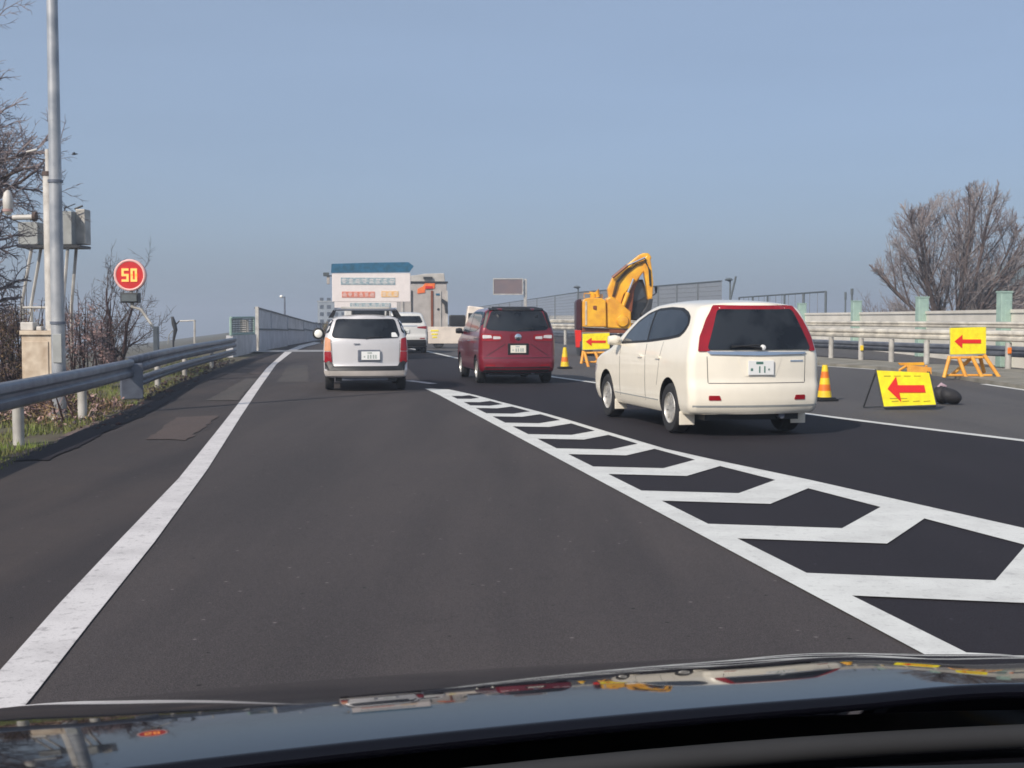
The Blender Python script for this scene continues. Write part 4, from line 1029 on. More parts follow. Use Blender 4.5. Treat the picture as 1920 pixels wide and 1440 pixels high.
# --- red minivan
S2 = dict(L=4.23, W=1.695, zb=.24, wheels=(.72, 3.45), wr=.30, ww=.19, rim='rim', spokes=6, cat='car',
          top=[(.05, 1.60), (.25, 1.655), (.8, 1.675), (1.8, 1.67), (2.4, 1.60), (2.9, 1.38), (3.35, 1.10), (3.8, 1.0), (4.1, .88), (4.23, .7)],
          rear=[(.24, .06), (.32, .0), (.5, .0), (.62, .02), (.9, .035), (1.15, .04), (1.3, .07), (1.6, .15), (1.7, .2)],
          front=[(.24, 4.12), (.4, 4.22), (.6, 4.23), (.85, 4.15), (1.2, 4.0)],
          wz=[(.24, .95), (.4, .99), (.7, 1.0), (.95, .995), (1.15, .965), (1.35, .90), (1.55, .835), (1.7, .79)], rr=.15, rf=.35, rt=.12, bulge=.10, crown=.02)
def ex2(t, bvh):
    decal('rear_window', bvh, t, [(-.56, 1.585), (.56, 1.585), (.70, 1.22), (.62, 1.17), (0, 1.14), (-.62, 1.17), (-.70, 1.22)], 'rear', 'glass', .010, .05)
    decal('roof_spoiler', bvh, t, [(-.58, 1.655), (.58, 1.655), (.60, 1.59), (-.60, 1.59)], 'rear', 'black_plastic', .03, .02, thick=.02)
    for s in (-1, 1):
        decal('rear_pillar_trim', bvh, t, [(s * .58, 1.62), (s * .66, 1.55), (s * .75, 1.22), (s * .71, 1.22), (s * .62, 1.5)], 'rear', 'black_plastic', .012, .02)
        decal('tail_lamp', bvh, t, [(s * .79, 1.10), (s * .36, 1.08), (s * .33, .98), (s * .42, .93), (s * .78, .93)], 'rear', 'lamp_red', .014, .03)
        decal('tail_lamp_highlight', bvh, t, [(s * .76, 1.065), (s * .58, 1.06), (s * .56, 1.0), (s * .76, .99)], 'rear', 'lamp_clear_and_highlight', .020, .02, .05)  # pale patches paint the white highlights on the red lamp cluster
        decal('tail_lamp_highlight', bvh, t, [(s * .54, 1.04), (s * .38, 1.03), (s * .38, .98), (s * .54, .975)], 'rear', 'lamp_clear_and_highlight', .020, .02, .05)
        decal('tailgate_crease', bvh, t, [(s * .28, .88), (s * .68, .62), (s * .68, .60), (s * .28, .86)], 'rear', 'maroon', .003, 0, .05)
        decal('reflector', bvh, t, [(s * .70, .42), (s * .5, .42), (s * .5, .39), (s * .70, .39)], 'rear', 'lamp_red', .006, .01, .05)
    decal('bumper_seam', bvh, t, [(-.76, .575), (.76, .575), (.76, .56), (-.76, .56)], 'rear', 'black_plastic', .002, 0, .06)
    decal('bumper_lower', bvh, t, [(-.72, .37), (.72, .37), (.76, .26), (-.76, .26)], 'rear', 'black_plastic', .006, .02)
    mb = MB(); mb.lathe([(.001, -.012), (.05, -.01), (.075, 0), (.075, .02)], 'chrome', 20, (0, .03, 1.02), 'Y'); mb.build('badge', t, smooth=40)
    mb = MB(); mb.box((0, .03, .76), (.46, .02, .25), 'black_plastic'); mb.build('plate_recess', t, bevel=.02)
    plate(t, 0, .012, .76, False, 'plate_y', False, .34)
    mb = MB(); mb.tube([(0, .03, 1.17), (.12, .05, 1.2), (.34, .05, 1.21)], [.014, .01, .007], 'black_plastic', 6); mb.build('rear_wiper', t)
    for sd_ in ('left', 'right'):
        decal('side_window', bvh, t, [(.20, 1.30), (.30, 1.56), (1.0, 1.58), (1.75, 1.575), (1.75, 1.12), (.9, 1.14), (.45, 1.20)], sd_, 'glass', .006, .04)
        decal('side_window', bvh, t, [(1.82, 1.575), (2.3, 1.53), (2.75, 1.33), (3.05, 1.13), (1.82, 1.10)], sd_, 'glass_side', .006, .03)
        for ys_ in (.95, 1.80, 2.90): decal('door_seam', bvh, t, [(ys_, 1.08), (ys_ + .012, 1.08), (ys_ + .012, .34), (ys_, .34)], sd_, 'black_plastic', .001, 0, .06)
        decal('door_rail', bvh, t, [(.15, .99), (1.0, .985), (1.0, .965), (.15, .97)], sd_, 'black_plastic', .002, 0, .06)
        for yh in (1.86, 1.62): decal('door_handle', bvh, t, [(yh, .93), (yh + .16, .93), (yh + .16, .90), (yh, .90)], sd_, 'chrome', .02, .01, .04, .02)
        sx = -1 if sd_ == 'left' else 1
        mb = MB(); mb.lathe([(.001, -.09), (.055, -.08), (.07, 0), (.055, .07), (.001, .08)], 'black_plastic', 16, (sx * .92, 2.95, 1.13), 'X'); mb.tube([(sx * .8, 2.95, 1.08), (sx * .9, 2.95, 1.1)], .03, 'black_plastic', 8); mb.build('door_mirror', t, smooth=60)
    decal('windscreen', bvh, t, [(-.55, 2.5), (.55, 2.5), (.66, 3.3), (-.66, 3.3)], 'top', 'glass', .005, .05)
rc = G(897, 717.5); fc = G(866, 706.5)
hd2 = R(9.6)
print('red wheelbase', (fc - rc).length, math.degrees(math.atan2(-(fc - rc).x, (fc - rc).y)))
car('red_minivan', 'dark red minivan braking beside the gore', place_car(rc, hd2, 1.695, .72), hd2, S2, 'red_paint', ex2)['label'] = 'dark red minivan with tinted rear window driving ahead in the right lane'

# --- silver white wagon
S3 = dict(L=4.2, W=1.655, zb=.27, wheels=(.80, 3.35), wr=.30, ww=.17, rim='rim_dark', spokes=5,
          top=[(.05, 1.44), (.22, 1.485), (.8, 1.51), (1.8, 1.50), (2.4, 1.44), (2.8, 1.25), (3.15, 1.03), (3.7, .94), (4.1, .82), (4.2, .65)],
          rear=[(.27, .05), (.32, .0), (.44, .0), (.50, .06), (.95, .08), (1.05, .10), (1.35, .20), (1.5, .26)],
          front=[(.25, 4.12), (.4, 4.18), (.6, 4.2), (.8, 4.12), (1.2, 4.0)],
          wz=[(.25, .95), (.4, .985), (.7, 1.0), (.95, .99), (1.05, .965), (1.3, .88), (1.5, .80)], rr=.15, rf=.3, rt=.14, bulge=.10, crown=.03)
def ex3(t, bvh):
    decal('rear_window', bvh, t, [(-.57, 1.415), (.57, 1.415), (.665, 1.10), (.63, 1.045), (0, 1.025), (-.63, 1.045), (-.665, 1.10)], 'rear', 'glass', .010, .06)
    for s in (-1, 1):
        decal('tail_lamp', bvh, t, [(s * .80, .78), (s * .675, .78), (s * .66, .57), (s * .80, .57)], 'rear', 'lamp_red', .012, .02)
        decal('tail_lamp', bvh, t, [(s * .785, 1.06), (s * .69, 1.03), (s * .675, .79), (s * .80, .79)], 'rear', 'lamp_amber' if s < 0 else 'lamp_red', .012, .02)
        decal('bumper_corner', bvh, t, [(s * .83, .60), (s * .69, .60), (s * .62, .50), (s * .58, .41), (s * .83, .41)], 'rear', 'black_plastic', .010, .01)
        decal('tailgate_seam', bvh, t, [(s * .665, 1.0), (s * .673, 1.0), (s * .655, .5), (s * .645, .5)], 'rear', 'black_plastic', .001, 0, .06)
    decal('bumper_top', bvh, t, [(-.70, .495), (.70, .495), (.70, .405), (-.70, .405)], 'rear', 'black_plastic', .008, .01)
    decal('bumper', bvh, t, [(-.83, .405), (.83, .405), (.83, .31), (-.83, .31)], 'rear', 'truck_grey', .014, .02)
    mb = MB(); mb.box((.06, .055, .70), (.44, .02, .23), 'galv'); mb.build('plate_recess', t, bevel=.02)
    plate(t, .09, .04, .70, False, 'plate', False, .36)
    decal('sticker', bvh, t, [(.50, 1.15), (.58, 1.15), (.63, 1.06), (.50, 1.06)], 'rear', 'plate', .013, .02, .05)
    mb = MB(); mb.tube([(0, .08, 1.03), (.1, .09, 1.06), (.34, .1, 1.07)], [.013, .01, .006], 'black_plastic', 6); mb.build('rear_wiper', t)
    mb = MB(); mb.box((-.18, .065, .93), (.12, .01, .018), 'chrome'); mb.build('badge', t)
    # roof carrier
    rk = bpy.data.objects.new('roof_rack', None); COL.objects.link(rk); rk.parent = t
    for yy in (.55, 1.2, 1.85):
        mb = MB(); mb.tube([(-.60, yy, 1.605), (.60, yy, 1.605)], .022, 'galv', 8); mb.build('crossbar', rk, smooth=40)
    for s in (-1, 1):
        mb = MB(); mb.tube([(s * .60, .5, 1.60), (s * .60, 1.9, 1.60)], .018, 'galv', 8)
        for yy in (.55, 1.2, 1.85): mb.prism([(s * .60 - .03, yy - .03, 1.60), (s * .60 + .03, yy - .03, 1.60), (s * .68 + .05, yy - .03, 1.44), (s * .68 - .05, yy - .03, 1.44)], (0, .07, 0), 'black_plastic')
        mb.build('foot', rk)
    mb = MB(); mb.box((0, 1.2, 1.64), (.95, 1.35, .045), 'galv_w'); mb.build('ladder', rk, bevel=.01)
    for sd_ in ('left', 'right'):
        decal('side_window', bvh, t, [(.25, 1.15), (.36, 1.40), (1.2, 1.42), (1.2, 1.07), (.4, 1.08)], sd_, 'glass', .006, .04)
        decal('side_window', bvh, t, [(1.26, 1.42), (1.95, 1.41), (1.95, 1.05), (1.26, 1.065)], sd_, 'glass', .006, .03)
        decal('side_window', bvh, t, [(2.0, 1.405), (2.35, 1.37), (2.85, 1.07), (2.0, 1.04)], sd_, 'glass_side', .006, .03)
        sx = -1 if sd_ == 'left' else 1
        k_ = 1.1 if sx < 0 else .72; mxx = .955 if sx < 0 else .86
        mb = MB(); mb.lathe([(.001, .14), (.08 * k_, .10), (.115 * k_, .02), (.115 * k_, -.02), (.09 * k_, -.03), (.001, -.01)], 'black_plastic', 20, (sx * mxx, 2.72, 1.10), 'Y'); mb.tube([(sx * .76, 2.74, 1.02), (sx * .90, 2.76, 1.07)], .03, 'black_plastic', 8); dm_ = mb.build('door_mirror', t, smooth=60)
        mb = MB(); mb.lathe([(.001, -.042), (.07 * k_, -.040), (.078 * k_, -.03)], 'white_lamp_and_reflection' if sx < 0 else 'glass_side', 20, (sx * mxx, 2.72, 1.10), 'Y'); mb.build('mirror_glass', dm_, smooth=60)  # left face is white: its bright reflection is painted into the colour
        for ys_ in (1.23, 1.97, 2.85): decal('door_seam', bvh, t, [(ys_, 1.03), (ys_ + .012, 1.03), (ys_ + .012, .36), (ys_, .36)], sd_, 'black_plastic', .001, 0, .06)
    mb = MB(); mb.box((-.02, .16, .235), (.9, .10, .05), 'galv'); mb.build('exhaust_guard', t, bevel=.01)
    decal('windscreen', bvh, t, [(-.5, 2.45), (.5, 2.45), (.62, 3.1), (-.62, 3.1)], 'top', 'glass', .005, .05)
hd3 = R(7.8)
rc = G(614, 730.5)
car('white_wagon', 'silver white station wagon with a roof carrier straight ahead in the left lane', place_car(rc, hd3, 1.655, .80), hd3, S3, 'silver_white', ex3)

# --- white SUV further on
S4 = dict(L=4.5, W=1.83, zb=.26, wheels=(.8, 3.5), wr=.36, ww=.22, rim='rim_dark', spokes=5,
          top=[(.05, 1.50), (.25, 1.60), (.8, 1.66), (1.8, 1.66), (2.4, 1.58), (3.0, 1.25), (3.3, 1.08), (4.0, 1.0), (4.4, .85), (4.5, .7)],
          rear=[(.26, .06), (.4, .0), (.7, .0), (.75, .05), (1.1, .07), (1.2, .11), (1.6, .32)],
          front=[(.26, 4.4), (.4, 4.48), (.7, 4.5), (.9, 4.4), (1.2, 4.2)],
          wz=[(.26, .95), (.5, 1.0), (.9, 1.0), (1.1, .97), (1.4, .86), (1.6, .80)], rr=.14, rf=.35, rt=.1, bulge=.08, crown=.02)
def ex4(t, bvh):
    decal('rear_window', bvh, t, [(-.62, 1.50), (.62, 1.50), (.72, 1.27), (.66, 1.22), (-.66, 1.22), (-.72, 1.27)], 'rear', 'glass', .010, .05)
    for s in (-1, 1):
        decal('tail_lamp', bvh, t, [(s * .88, 1.10), (s * .50, 1.07), (s * .50, 1.02), (s * .88, .98)], 'rear', 'lamp_red', .010, .02)
        decal('reflector', bvh, t, [(s * .80, .62), (s * .6, .62), (s * .6, .58), (s * .8, .58)], 'rear', 'lamp_red', .010, .01, .05)
    decal('chrome_strip', bvh, t, [(-.5, 1.115), (.5, 1.115), (.5, 1.09), (-.5, 1.09)], 'rear', 'chrome', .01, 0, .05)
    decal('bumper_lower', bvh, t, [(-.84, .55), (.84, .55), (.86, .28), (-.86, .28)], 'rear', 'black_plastic', .010, .03)
    plate(t, 0, .03, .90, False, 'plate', False)
    for sd_ in ('left', 'right'):
        decal('side_window', bvh, t, [(.45, 1.25), (.6, 1.52), (2.3, 1.52), (2.95, 1.18), (.6, 1.16)], sd_, 'glass', .006, .04)
hd4 = R(8.5)
pr = G(800, 662.5)
f4 = Vector((-math.sin(hd4), math.cos(hd4), 0)); r4 = Vector((math.cos(hd4), math.sin(hd4), 0))
car('white_suv', 'white sport utility car partly hidden behind the silver white wagon', pr - r4 * (1.83 / 2 - .05), hd4, S4, 'suv_white', ex4)

# ------------------------------------------------------------------ trucks
def truck_wheels(t, ys, W, r=.40, w_=.24):
    for y in ys:
        for s in (-1, 1): wheel(t, s * (W / 2 - .14), y, r, w_, 'rim_dark', 5)
Ya = FPX / 55; q = lambda x, y: P3(x, y, Ya)
org = Vector((q(695, 600).x, Ya, 0)); hda = R(8.0)
t = thing('sign_truck', 'two tonne work truck carrying a tall white sign board with a blue top band', 'truck', org, hda)
mpx = 55.0
def lx(x): return (x - 695) / mpx
def lz(y): return 1.45 + (595 - y) / mpx
mb = MB(); mb.prism([(lx(624), 0, lz(566)), (lx(770), 0, lz(566)), (lx(770), 0, lz(512)), (lx(624), 0, lz(513))], (0, .16, 0), 'box_white'); mb.build('sign_board', t, bevel=.02)
mb = MB(); mb.prism([(lx(628), 0.01, lz(577)), (lx(744), 0.01, lz(577)), (lx(744), 0.01, lz(566.1)), (lx(628), 0.01, lz(566.1))], (0, .14, 0), 'box_white'); mb.build('lower_board', t)
mb = MB(); mb.prism([(lx(622), -.03, lz(512)), (lx(768), -.03, lz(510)), (lx(776), -.03, lz(499)), (lx(766), -.03, lz(491.5)), (lx(690), -.03, lz(493)), (lx(623), -.03, lz(495.5))], (0, .22, 0), 'tarp_blue'); mb.build('blue_band', t, bevel=.015)
def letter_row(t, name, x0, x1, y0, y1, mt, frame, n, seed):
    random.seed(seed)
    mb = MB(); mb.box(((lx(x0) + lx(x1)) / 2, -.008, (lz(y0) + lz(y1)) / 2), (lx(x1) - lx(x0), .012, lz(y0) - lz(y1)), frame); f_ = mb.build(name, t)
    mb = MB(); W_ = (lx(x1) - lx(x0)) / n; hh = lz(y0) - lz(y1)
    for k in range(n):
        cx_ = lx(x0) + W_ * (k + .5); cz_ = (lz(y0) + lz(y1)) / 2
        for j in range(3): mb.box((cx_, -.018, cz_ + (j - 1) * hh * .24), (W_ * random.uniform(.4, .75), .006, hh * .10), mt)
    mb.build('lettering', f_)
letter_row(t, 'text_band', 640, 741, 521, 534, 'box_white', 'band_text', 8, 1)
letter_row(t, 'text_band', 642, 703, 547, 558, 'box_white', 'band_red', 6, 2)
letter_row(t, 'text_band', 715, 747, 546, 557, 'box_white', 'band_orange', 3, 3)
letter_row(t, 'text_band', 657, 732, 568, 575.5, 'box_white', 'band_text', 6, 4)
mb = MB(); mb.box((0, 1.7, .85), (1.7, 3.2, .12), 'truck_grey'); mb.build('load_bed', t, bevel=.02)
for s in (-1, 1):
    mb = MB(); mb.box((s * .84, 1.7, 1.1), (.04, 3.2, .38), 'suv_white'); mb.build('side_board', t)
mb = MB(); mb.box((0, .08, 1.1), (1.72, .04, .38), 'suv_white'); mb.build('tailboard', t)
mb = MB(); mb.prism([(-.85, 3.4, .55), (-.85, 5.0, .55), (-.85, 5.0, 1.25), (-.85, 4.75, 1.95), (-.85, 3.4, 1.98)], (1.7, 0, 0), 'suv_white'); mb.build('cab', t, bevel=.05)
mb = MB(); mb.box((0, 3.39, 1.6), (1.2, .03, .4), 'glass'); mb.build('cab_window', t)
mb = MB(); mb.box((0, 2.4, .6), (.8, 4.6, .2), 'dark'); mb.build('chassis', t)
mb = MB()
for s in (-1, 1): mb.tube([(s * .6, .15, .9), (s * .6, .15, lz(566))], .04, 'dark', 8); mb.tube([(s * .6, .15, lz(540)), (s * .6, 1.6, .95)], .03, 'dark', 6)
mb.build('board_frame', t)
mb = MB(); mb.box((lx(613), .1, lz(515)), (.2, .3, .12), 'fpost'); mb.tube([(lx(624), .1, lz(518)), (lx(613), .1, lz(517))], .02, 'fpost', 6); mb.box((lx(617), .1, lz(526)), (.1, .2, .26), 'truck_grey'); mb.build('side_lamp', t, bevel=.01)
truck_wheels(t, (.9, 4.1), 1.7, .36)
for s in (-1, 1):
    mb = MB(); mb.box((s * .7, .03, .72), (.26, .04, .12), 'lamp_red'); mb.build('tail_lamp', t, bevel=.01)

Yb = FPX / 34; mpx2 = 34.0
orgb = Vector((P3(797, 600, Yb).x, Yb, 0)); hdb = R(8.0)
t = thing('grey_truck', 'grey boxed truck with orange markings on its rear, right of the sign truck', 'truck', orgb, hdb)
bx_ = lambda x: (x - 797) / mpx2
bz = lambda y: 1.45 + (595 - y) / mpx2
mb = MB(); mb.prism([(bx_(752), 0, bz(630)), (bx_(838), 0, bz(630)), (bx_(838), 0, bz(531)), (bx_(752), 0, bz(531))], (0, 5.0, 0), 'truck_grey'); mb.build('box', t, bevel=.03)
mb = MB(); mb.box((bx_(797), .4, bz(529.5)), (86 / mpx2, .9, .10), 'dark'); mb.build('top_beam', t)
mb = MB(); mb.prism([(bx_(755), .3, bz(528)), (bx_(836), .3, bz(528)), (bx_(834), .3, bz(512)), (bx_(800), .3, bz(513)), (bx_(765), .3, bz(518))], (0, .9, 0), 'truck_pale'); mb.build('hopper', t, bevel=.03)
mb = MB(); mb.prism([(bx_(783), -.04, bz(551)), (bx_(797), -.04, bz(549)), (bx_(797), -.04, bz(543)), (bx_(815), -.04, bz(541)), (bx_(816), -.04, bz(530)), (bx_(799), -.04, bz(529)), (bx_(793), -.04, bz(537)), (bx_(783), -.04, bz(542))], (0, .035, 0), 'orange_sign'); mb.build('warning_board', t, bevel=.01)
mb = MB(); mb.box((bx_(804), -.06, bz(539)), (.38, .03, .14), 'sign_red_ring'); mb.build('warning_lamp', t)
mb = MB(); mb.box((bx_(803), .2, bz(521)), (.5, .1, .12), 'dark'); mb.build('roof_lamp', t)
for xq, wq, mt in ((838, .1, 'truck_pale'), (810, .12, 'ex_brown_shade'), (772, .07, 'dark'), (755, .08, 'truck_pale'), (826, .06, 'truck_pale')):
    mb = MB(); mb.box((bx_(xq), -.03, (bz(630) + bz(545)) / 2), (wq, .05, bz(545) - bz(630)), mt); mb.build('door_post', t)
mb = MB(); mb.box((bx_(821), -.025, bz(552)), (.22, .02, .1), 'tarp_blue'); mb.build('emblem_plate', t)
mb = MB(); mb.prism([(bx_(829), -.1, bz(560)), (bx_(839), -.1, bz(566)), (bx_(840), -.1, bz(588)), (bx_(835), -.1, bz(587)), (bx_(833), -.1, bz(572)), (bx_(827), -.1, bz(565))], (0, .07, 0), 'dark'); mb.build('side_mirror', t, bevel=.01)
mb = MB(); mb.lathe([(.001, -.02), (.07, -.01), (.07, .02)], 'dark', 12, (bx_(822), -.01, bz(580)), 'Y'); mb.build('latch', t)
mb = MB(); mb.box((0, 2.8, .55), (.9, 6.0, .2), 'dark'); mb.build('chassis', t)
mb = MB(); mb.box((0, 6.1, 1.4), (2.1, 1.7, 1.7), 'suv_white'); mb.build('cab', t, bevel=.08)
truck_wheels(t, (1.2, 5.9), 2.2, .42)

# small flatbed truck standing across, left of the minivan
Yk = FPX / 40; mk = 40.0
def kx(x): return (x - 840) / mk
def kz(y): return 1.45 + (595 - y) / mk
t = thing('flatbed_truck', 'small cream flatbed truck with yellow lettering on its side board, beyond the red minivan', 'truck', (kx(840) + P3(840, 640, Yk).x, Yk, 0), R(4))
mb = MB(); mb.box(((kx(803) + kx(872)) / 2, 0, (kz(613) + kz(644)) / 2), (kx(872) - kx(803), .05, kz(613) - kz(644)), 'kei_white'); mb.build('side_board', t, bevel=.01)
mb = MB(); mb.box(((kx(803) + kx(872)) / 2, 1.35, (kz(613) + kz(644)) / 2), (kx(872) - kx(803), .05, kz(613) - kz(644)), 'kei_white'); mb.build('side_board', t, bevel=.01)
mb = MB(); mb.box((kx(803) + .02, .675, (kz(613) + kz(644)) / 2), (.05, 1.30, kz(614) - kz(644)), 'kei_white'); mb.build('tailboard', t)
mb = MB(); mb.box(((kx(803) + kx(872)) / 2, .675, kz(641)), (kx(872) - kx(804), 1.3, .06), 'truck_grey'); mb.build('load_bed', t)
mb = MB(); mb.prism([(kx(873), 0, .35), (kx(912), 0, .35), (kx(914), 0, 1.0), (kx(908), 0, kz(577)), (kx(878), 0, kz(573)), (kx(873), 0, 1.2)], (0, 1.4, 0), 'kei_white'); mb.build('cab', t, bevel=.06)
mb = MB(); mb.box((kx(888), -.01, 1.45), (.5, .03, .4), 'glass'); mb.build('window', t, bevel=.01)
mb = MB(); mb.box((kx(858), .7, kz(601)), (.75, 1.0, .52), 'black_plastic'); mb.build('load_cover', t, bevel=.06)
mb = MB()
for yy_, wd_ in ((620, .36), (626.5, .3), (632, .22)): mb.box((kx(815), -.03, kz(yy_)), (wd_, .012, .07), 'sign_yellow')
mb.build('lettering', t)
mb = MB(); mb.box((0, .7, .42), (2.6, .7, .14), 'dark'); mb.build('chassis', t)
for x_ in (kx(822), kx(896)):
    e = bpy.data.objects.new('wheel', None); COL.objects.link(e); e.parent = t; e.location = (x_, .12, .27); e.rotation_euler = (0, 0, R(90))
    for yy in (0,):
        mb = MB(); mb.lathe([(.16, -.07), (.24, -.08), (.27, -.05), (.27, .05), (.24, .08), (.16, .07), (.001, .05)], 'rubber', 24, axis='X'); mb.build('tyre', e, smooth=40)
        mb = MB(); mb.lathe([(.16, -.075), (.14, -.05), (.001, -.05)], 'rim_dark', 20, axis='X'); mb.build('rim', e, smooth=40)

# ------------------------------------------------------------------ excavator
Ye = FPX / 50.0; oe = Vector((P3(1140, 640, Ye).x, Ye, 0)); q = lambda x, y, dy=0.0: (P3(x, y, Ye) - oe) + Vector((0, dy, 0))
t = thing('excavator', 'yellow excavator with its boom raised to the right behind the arrow sign', 'excavator', oe)
def epoly(pts, y0, dep, mt, name, parent=None, bevel=.03, smooth=None):
    mb = MB(); mb.prism([q(x, y, y0) for x, y in pts], (0, dep, 0), mt); return mb.build(name, parent or t, bevel=bevel)
epoly([(1092, 566), (1096, 560), (1106, 558), (1128, 559), (1136, 564), (1137, 613), (1092, 613)], 0, 1.2, 'ex_yellow', 'counterweight', bevel=.09)
epoly([(1137, 560), (1144, 556), (1152, 558), (1184, 585), (1184, 617), (1137, 615)], .12, 1.6, 'ex_yellow', 'engine_cover', bevel=.06)
mb = MB(); mb.lathe([(.001, -.1), (.20, -.08), (.24, 0), (.24, .1)], 'ex_yellow', 24, q(1168, 602, .1), 'Y'); mb.build('swivel_cap', t, smooth=40)
mb = MB(); mb.tube([q(1114, 558, .4), q(1113, 549, .4), q(1120, 545, .4), q(1122, 557, .4)], [.12, .16, .12, .1], 'ex_yellow', 10); mb.tube([q(1128, 559, .7), q(1128, 551, .7)], .1, 'cream', 8); mb.build('exhaust', t, smooth=50)
epoly([(1112, 573), (1119, 573), (1119, 582), (1112, 580)], -.03, .05, 'ex_brown_shade', 'vent')
epoly([(1097, 565), (1101, 565), (1101, 610), (1097, 610)], -.02, .04, 'cream', 'handrail')
bm_ = epoly([(1141, 541), (1150, 520), (1163, 506), (1183, 491), (1200, 477), (1209, 473), (1219, 473), (1225, 481), (1218, 500), (1207, 512), (1197, 526), (1184, 538), (1172, 552), (1166, 572), (1146, 576)], .55, .42, 'ex_yellow', 'boom', bevel=.05)
epoly([(1216, 476), (1222, 482), (1225, 500), (1228, 530), (1226, 560), (1218, 562), (1214, 530), (1209, 503), (1208, 488)], .50, .5, 'ex_yellow', 'arm', bevel=.04)
epoly([(1157, 541), (1176, 527), (1192, 515), (1206, 506), (1202, 520), (1192, 545), (1188, 586), (1160, 586)], .62, .28, 'ex_brown_shade', 'boom_shade')  # dark brown fill paints the shade on the boom's lower part
mb = MB(); mb.tube([q(1166, 586, .5), q(1180, 548, .5)], .085, 'ex_yellow', 12); mb.tube([q(1180, 548, .5), q(1190, 522, .5)], .05, 'chrome', 10); mb.build('hydraulic_cylinder', t, smooth=40)
mb = MB(); mb.tube([q(1150, 520, .4), q(1178, 497, .4)], .06, 'ex_brown_shade', 8); mb.tube([q(1178, 497, .4), q(1212, 482, .4)], .035, 'chrome', 8); mb.build('hydraulic_cylinder', t, smooth=40)
epoly([(1219, 560), (1227, 560), (1224, 580), (1212, 596), (1204, 590), (1214, 575)], .45, .6, 'dark', 'bucket')
for k_ in range(3):
    mb = MB(); mb.tube([q(1150 + k_ * 2, 556, .5), q(1157 + k_ * 2, 528, .46), q(1176, 506 + k_ * 3, .5), q(1196, 490 + k_ * 3, .5), q(1212, 484 + k_ * 3, .46), q(1219 + k_, 505, .44), q(1221 + k_, 535, .46)], .018, 'rubber', 6); mb.build('hose', t, smooth=60)
mb = MB(); mb.tube([q(1096, 558, .3), q(1096, 550, .3), q(1110, 550, .3)], .02, 'ex_yellow', 6); mb.build('handrail', t)
# cab
epoly([(1188, 600), (1188, 536), (1194, 524), (1210, 522), (1222, 560), (1222, 604)], .9, 1.1, 'dark', 'cab_frame', bevel=.05)
epoly([(1191, 566), (1191, 538), (1196, 528), (1207, 527), (1214, 556), (1207, 560)], .87, .04, 'glass_side', 'cab_window', bevel=0)
epoly([(1191, 598), (1191, 570), (1205, 566), (1219, 568), (1219, 598)], .87, .04, 'glass', 'cab_window', bevel=0)
epoly([(1184, 606), (1222, 606), (1222, 618), (1184, 618)], .3, 1.7, 'ex_yellow', 'deck', bevel=.03)
epoly([(1232, 536), (1238, 536), (1237, 549), (1234, 549)], .9, .06, 'dark', 'mirror', bevel=.01)
mb = MB(); mb.tube([q(1220, 560, .95), q(1235, 549, .95)], .02, 'dark', 6); mb.build('mirror_arm', t)
epoly([(1081, 566), (1084, 561), (1091, 560), (1091, 618), (1081, 618)], .2, 1.5, 'maroon', 'side_panel', bevel=.03)
epoly([(1079, 619), (1091, 619), (1091, 652), (1081, 652)], .25, .5, 'red_flat', 'tail_panel', bevel=.02)
epoly([(1092, 614), (1222, 619), (1222, 626), (1092, 624)], .2, 1.7, 'ex_brown_shade', 'turntable', bevel=.02)
zg = 0
for xc in (1100, 1200):
    mb = MB(); c = q(xc, 640); X = c.x
    prof = [(-.2, .02), (.0, .0)]
    pts = []
    for k in range(17):
        a = R(90 + 180 * k / 16); pts.append((X - .24, .5 + math.cos(a) * .33, .34 + math.sin(a) * .33))
    for k in range(17):
        a = R(-90 + 180 * k / 16); pts.append((X - .24, 2.6 + math.cos(a) * .33, .34 + math.sin(a) * .33))
    mb.prism(pts, (.48, 0, 0), 'dark')
    mb.build('track', t, bevel=.03)
mb = MB(); mb.box((q(1150, 640).x, 1.3, .55), (1.9, 1.4, .5), 'dark'); mb.build('undercarriage', t, bevel=.03)

# ------------------------------------------------------------------ arrow signs, cones, barrier, sandbag
def arrow_poly(w_, h):
    return [(-.40 * w_, 0), (-.17 * w_, .30 * h), (-.17 * w_, .09 * h), (.38 * w_, .09 * h), (.38 * w_, -.09 * h), (-.17 * w_, -.09 * h), (-.17 * w_, -.32 * h)]
# A-frame sign
oa = G(1707, 768); ra = R(2)
t = thing('arrow_sign', 'yellow A-frame sign with a big red left arrow standing on the closed lane', 'road sign', oa, ra)
tl_ = R(-14); Ws, Hs = .83, .60
def tilt(x, y, z): # rotate about X at z=0
    return Vector((x + z * -.14, y * math.cos(tl_) - z * math.sin(tl_) * 1.0, y * math.sin(tl_) + z * math.cos(tl_) + .03))
mb = MB(); mb.prism([tilt(-Ws / 2, 0, .02), tilt(Ws / 2, 0, .05), tilt(Ws / 2, 0, Hs - .04), tilt(-Ws / 2, 0, Hs)], (0, .02, 0), 'sign_yellow'); mb.build('panel', t)
mb = MB(); mb.prism([tilt(-.30, -.004, .14), tilt(-.02, -.004, .14), tilt(-.02, -.004, .155), tilt(-.30, -.004, .155)], (0, .003, 0), 'sign_ink'); mb.build('scuff', t)
mb = MB(); mb.prism([tilt(x, -.012, z + Hs / 2) for x, z in [(a * .92 , b * 1.1) for a, b in arrow_poly(Ws, Hs)]], (0, .008, 0), 'red_flat'); mb.build('arrow', t)
mb = MB()
for a, b in (((-Ws / 2 - .012, .0), (-Ws / 2 - .012, Hs + .02)), ((Ws / 2 + .012, .03), (Ws / 2 + .012, Hs - .02))): mb.tube([tilt(a[0], .012, a[1]), tilt(b[0], .012, b[1])], .014, 'dark', 6)
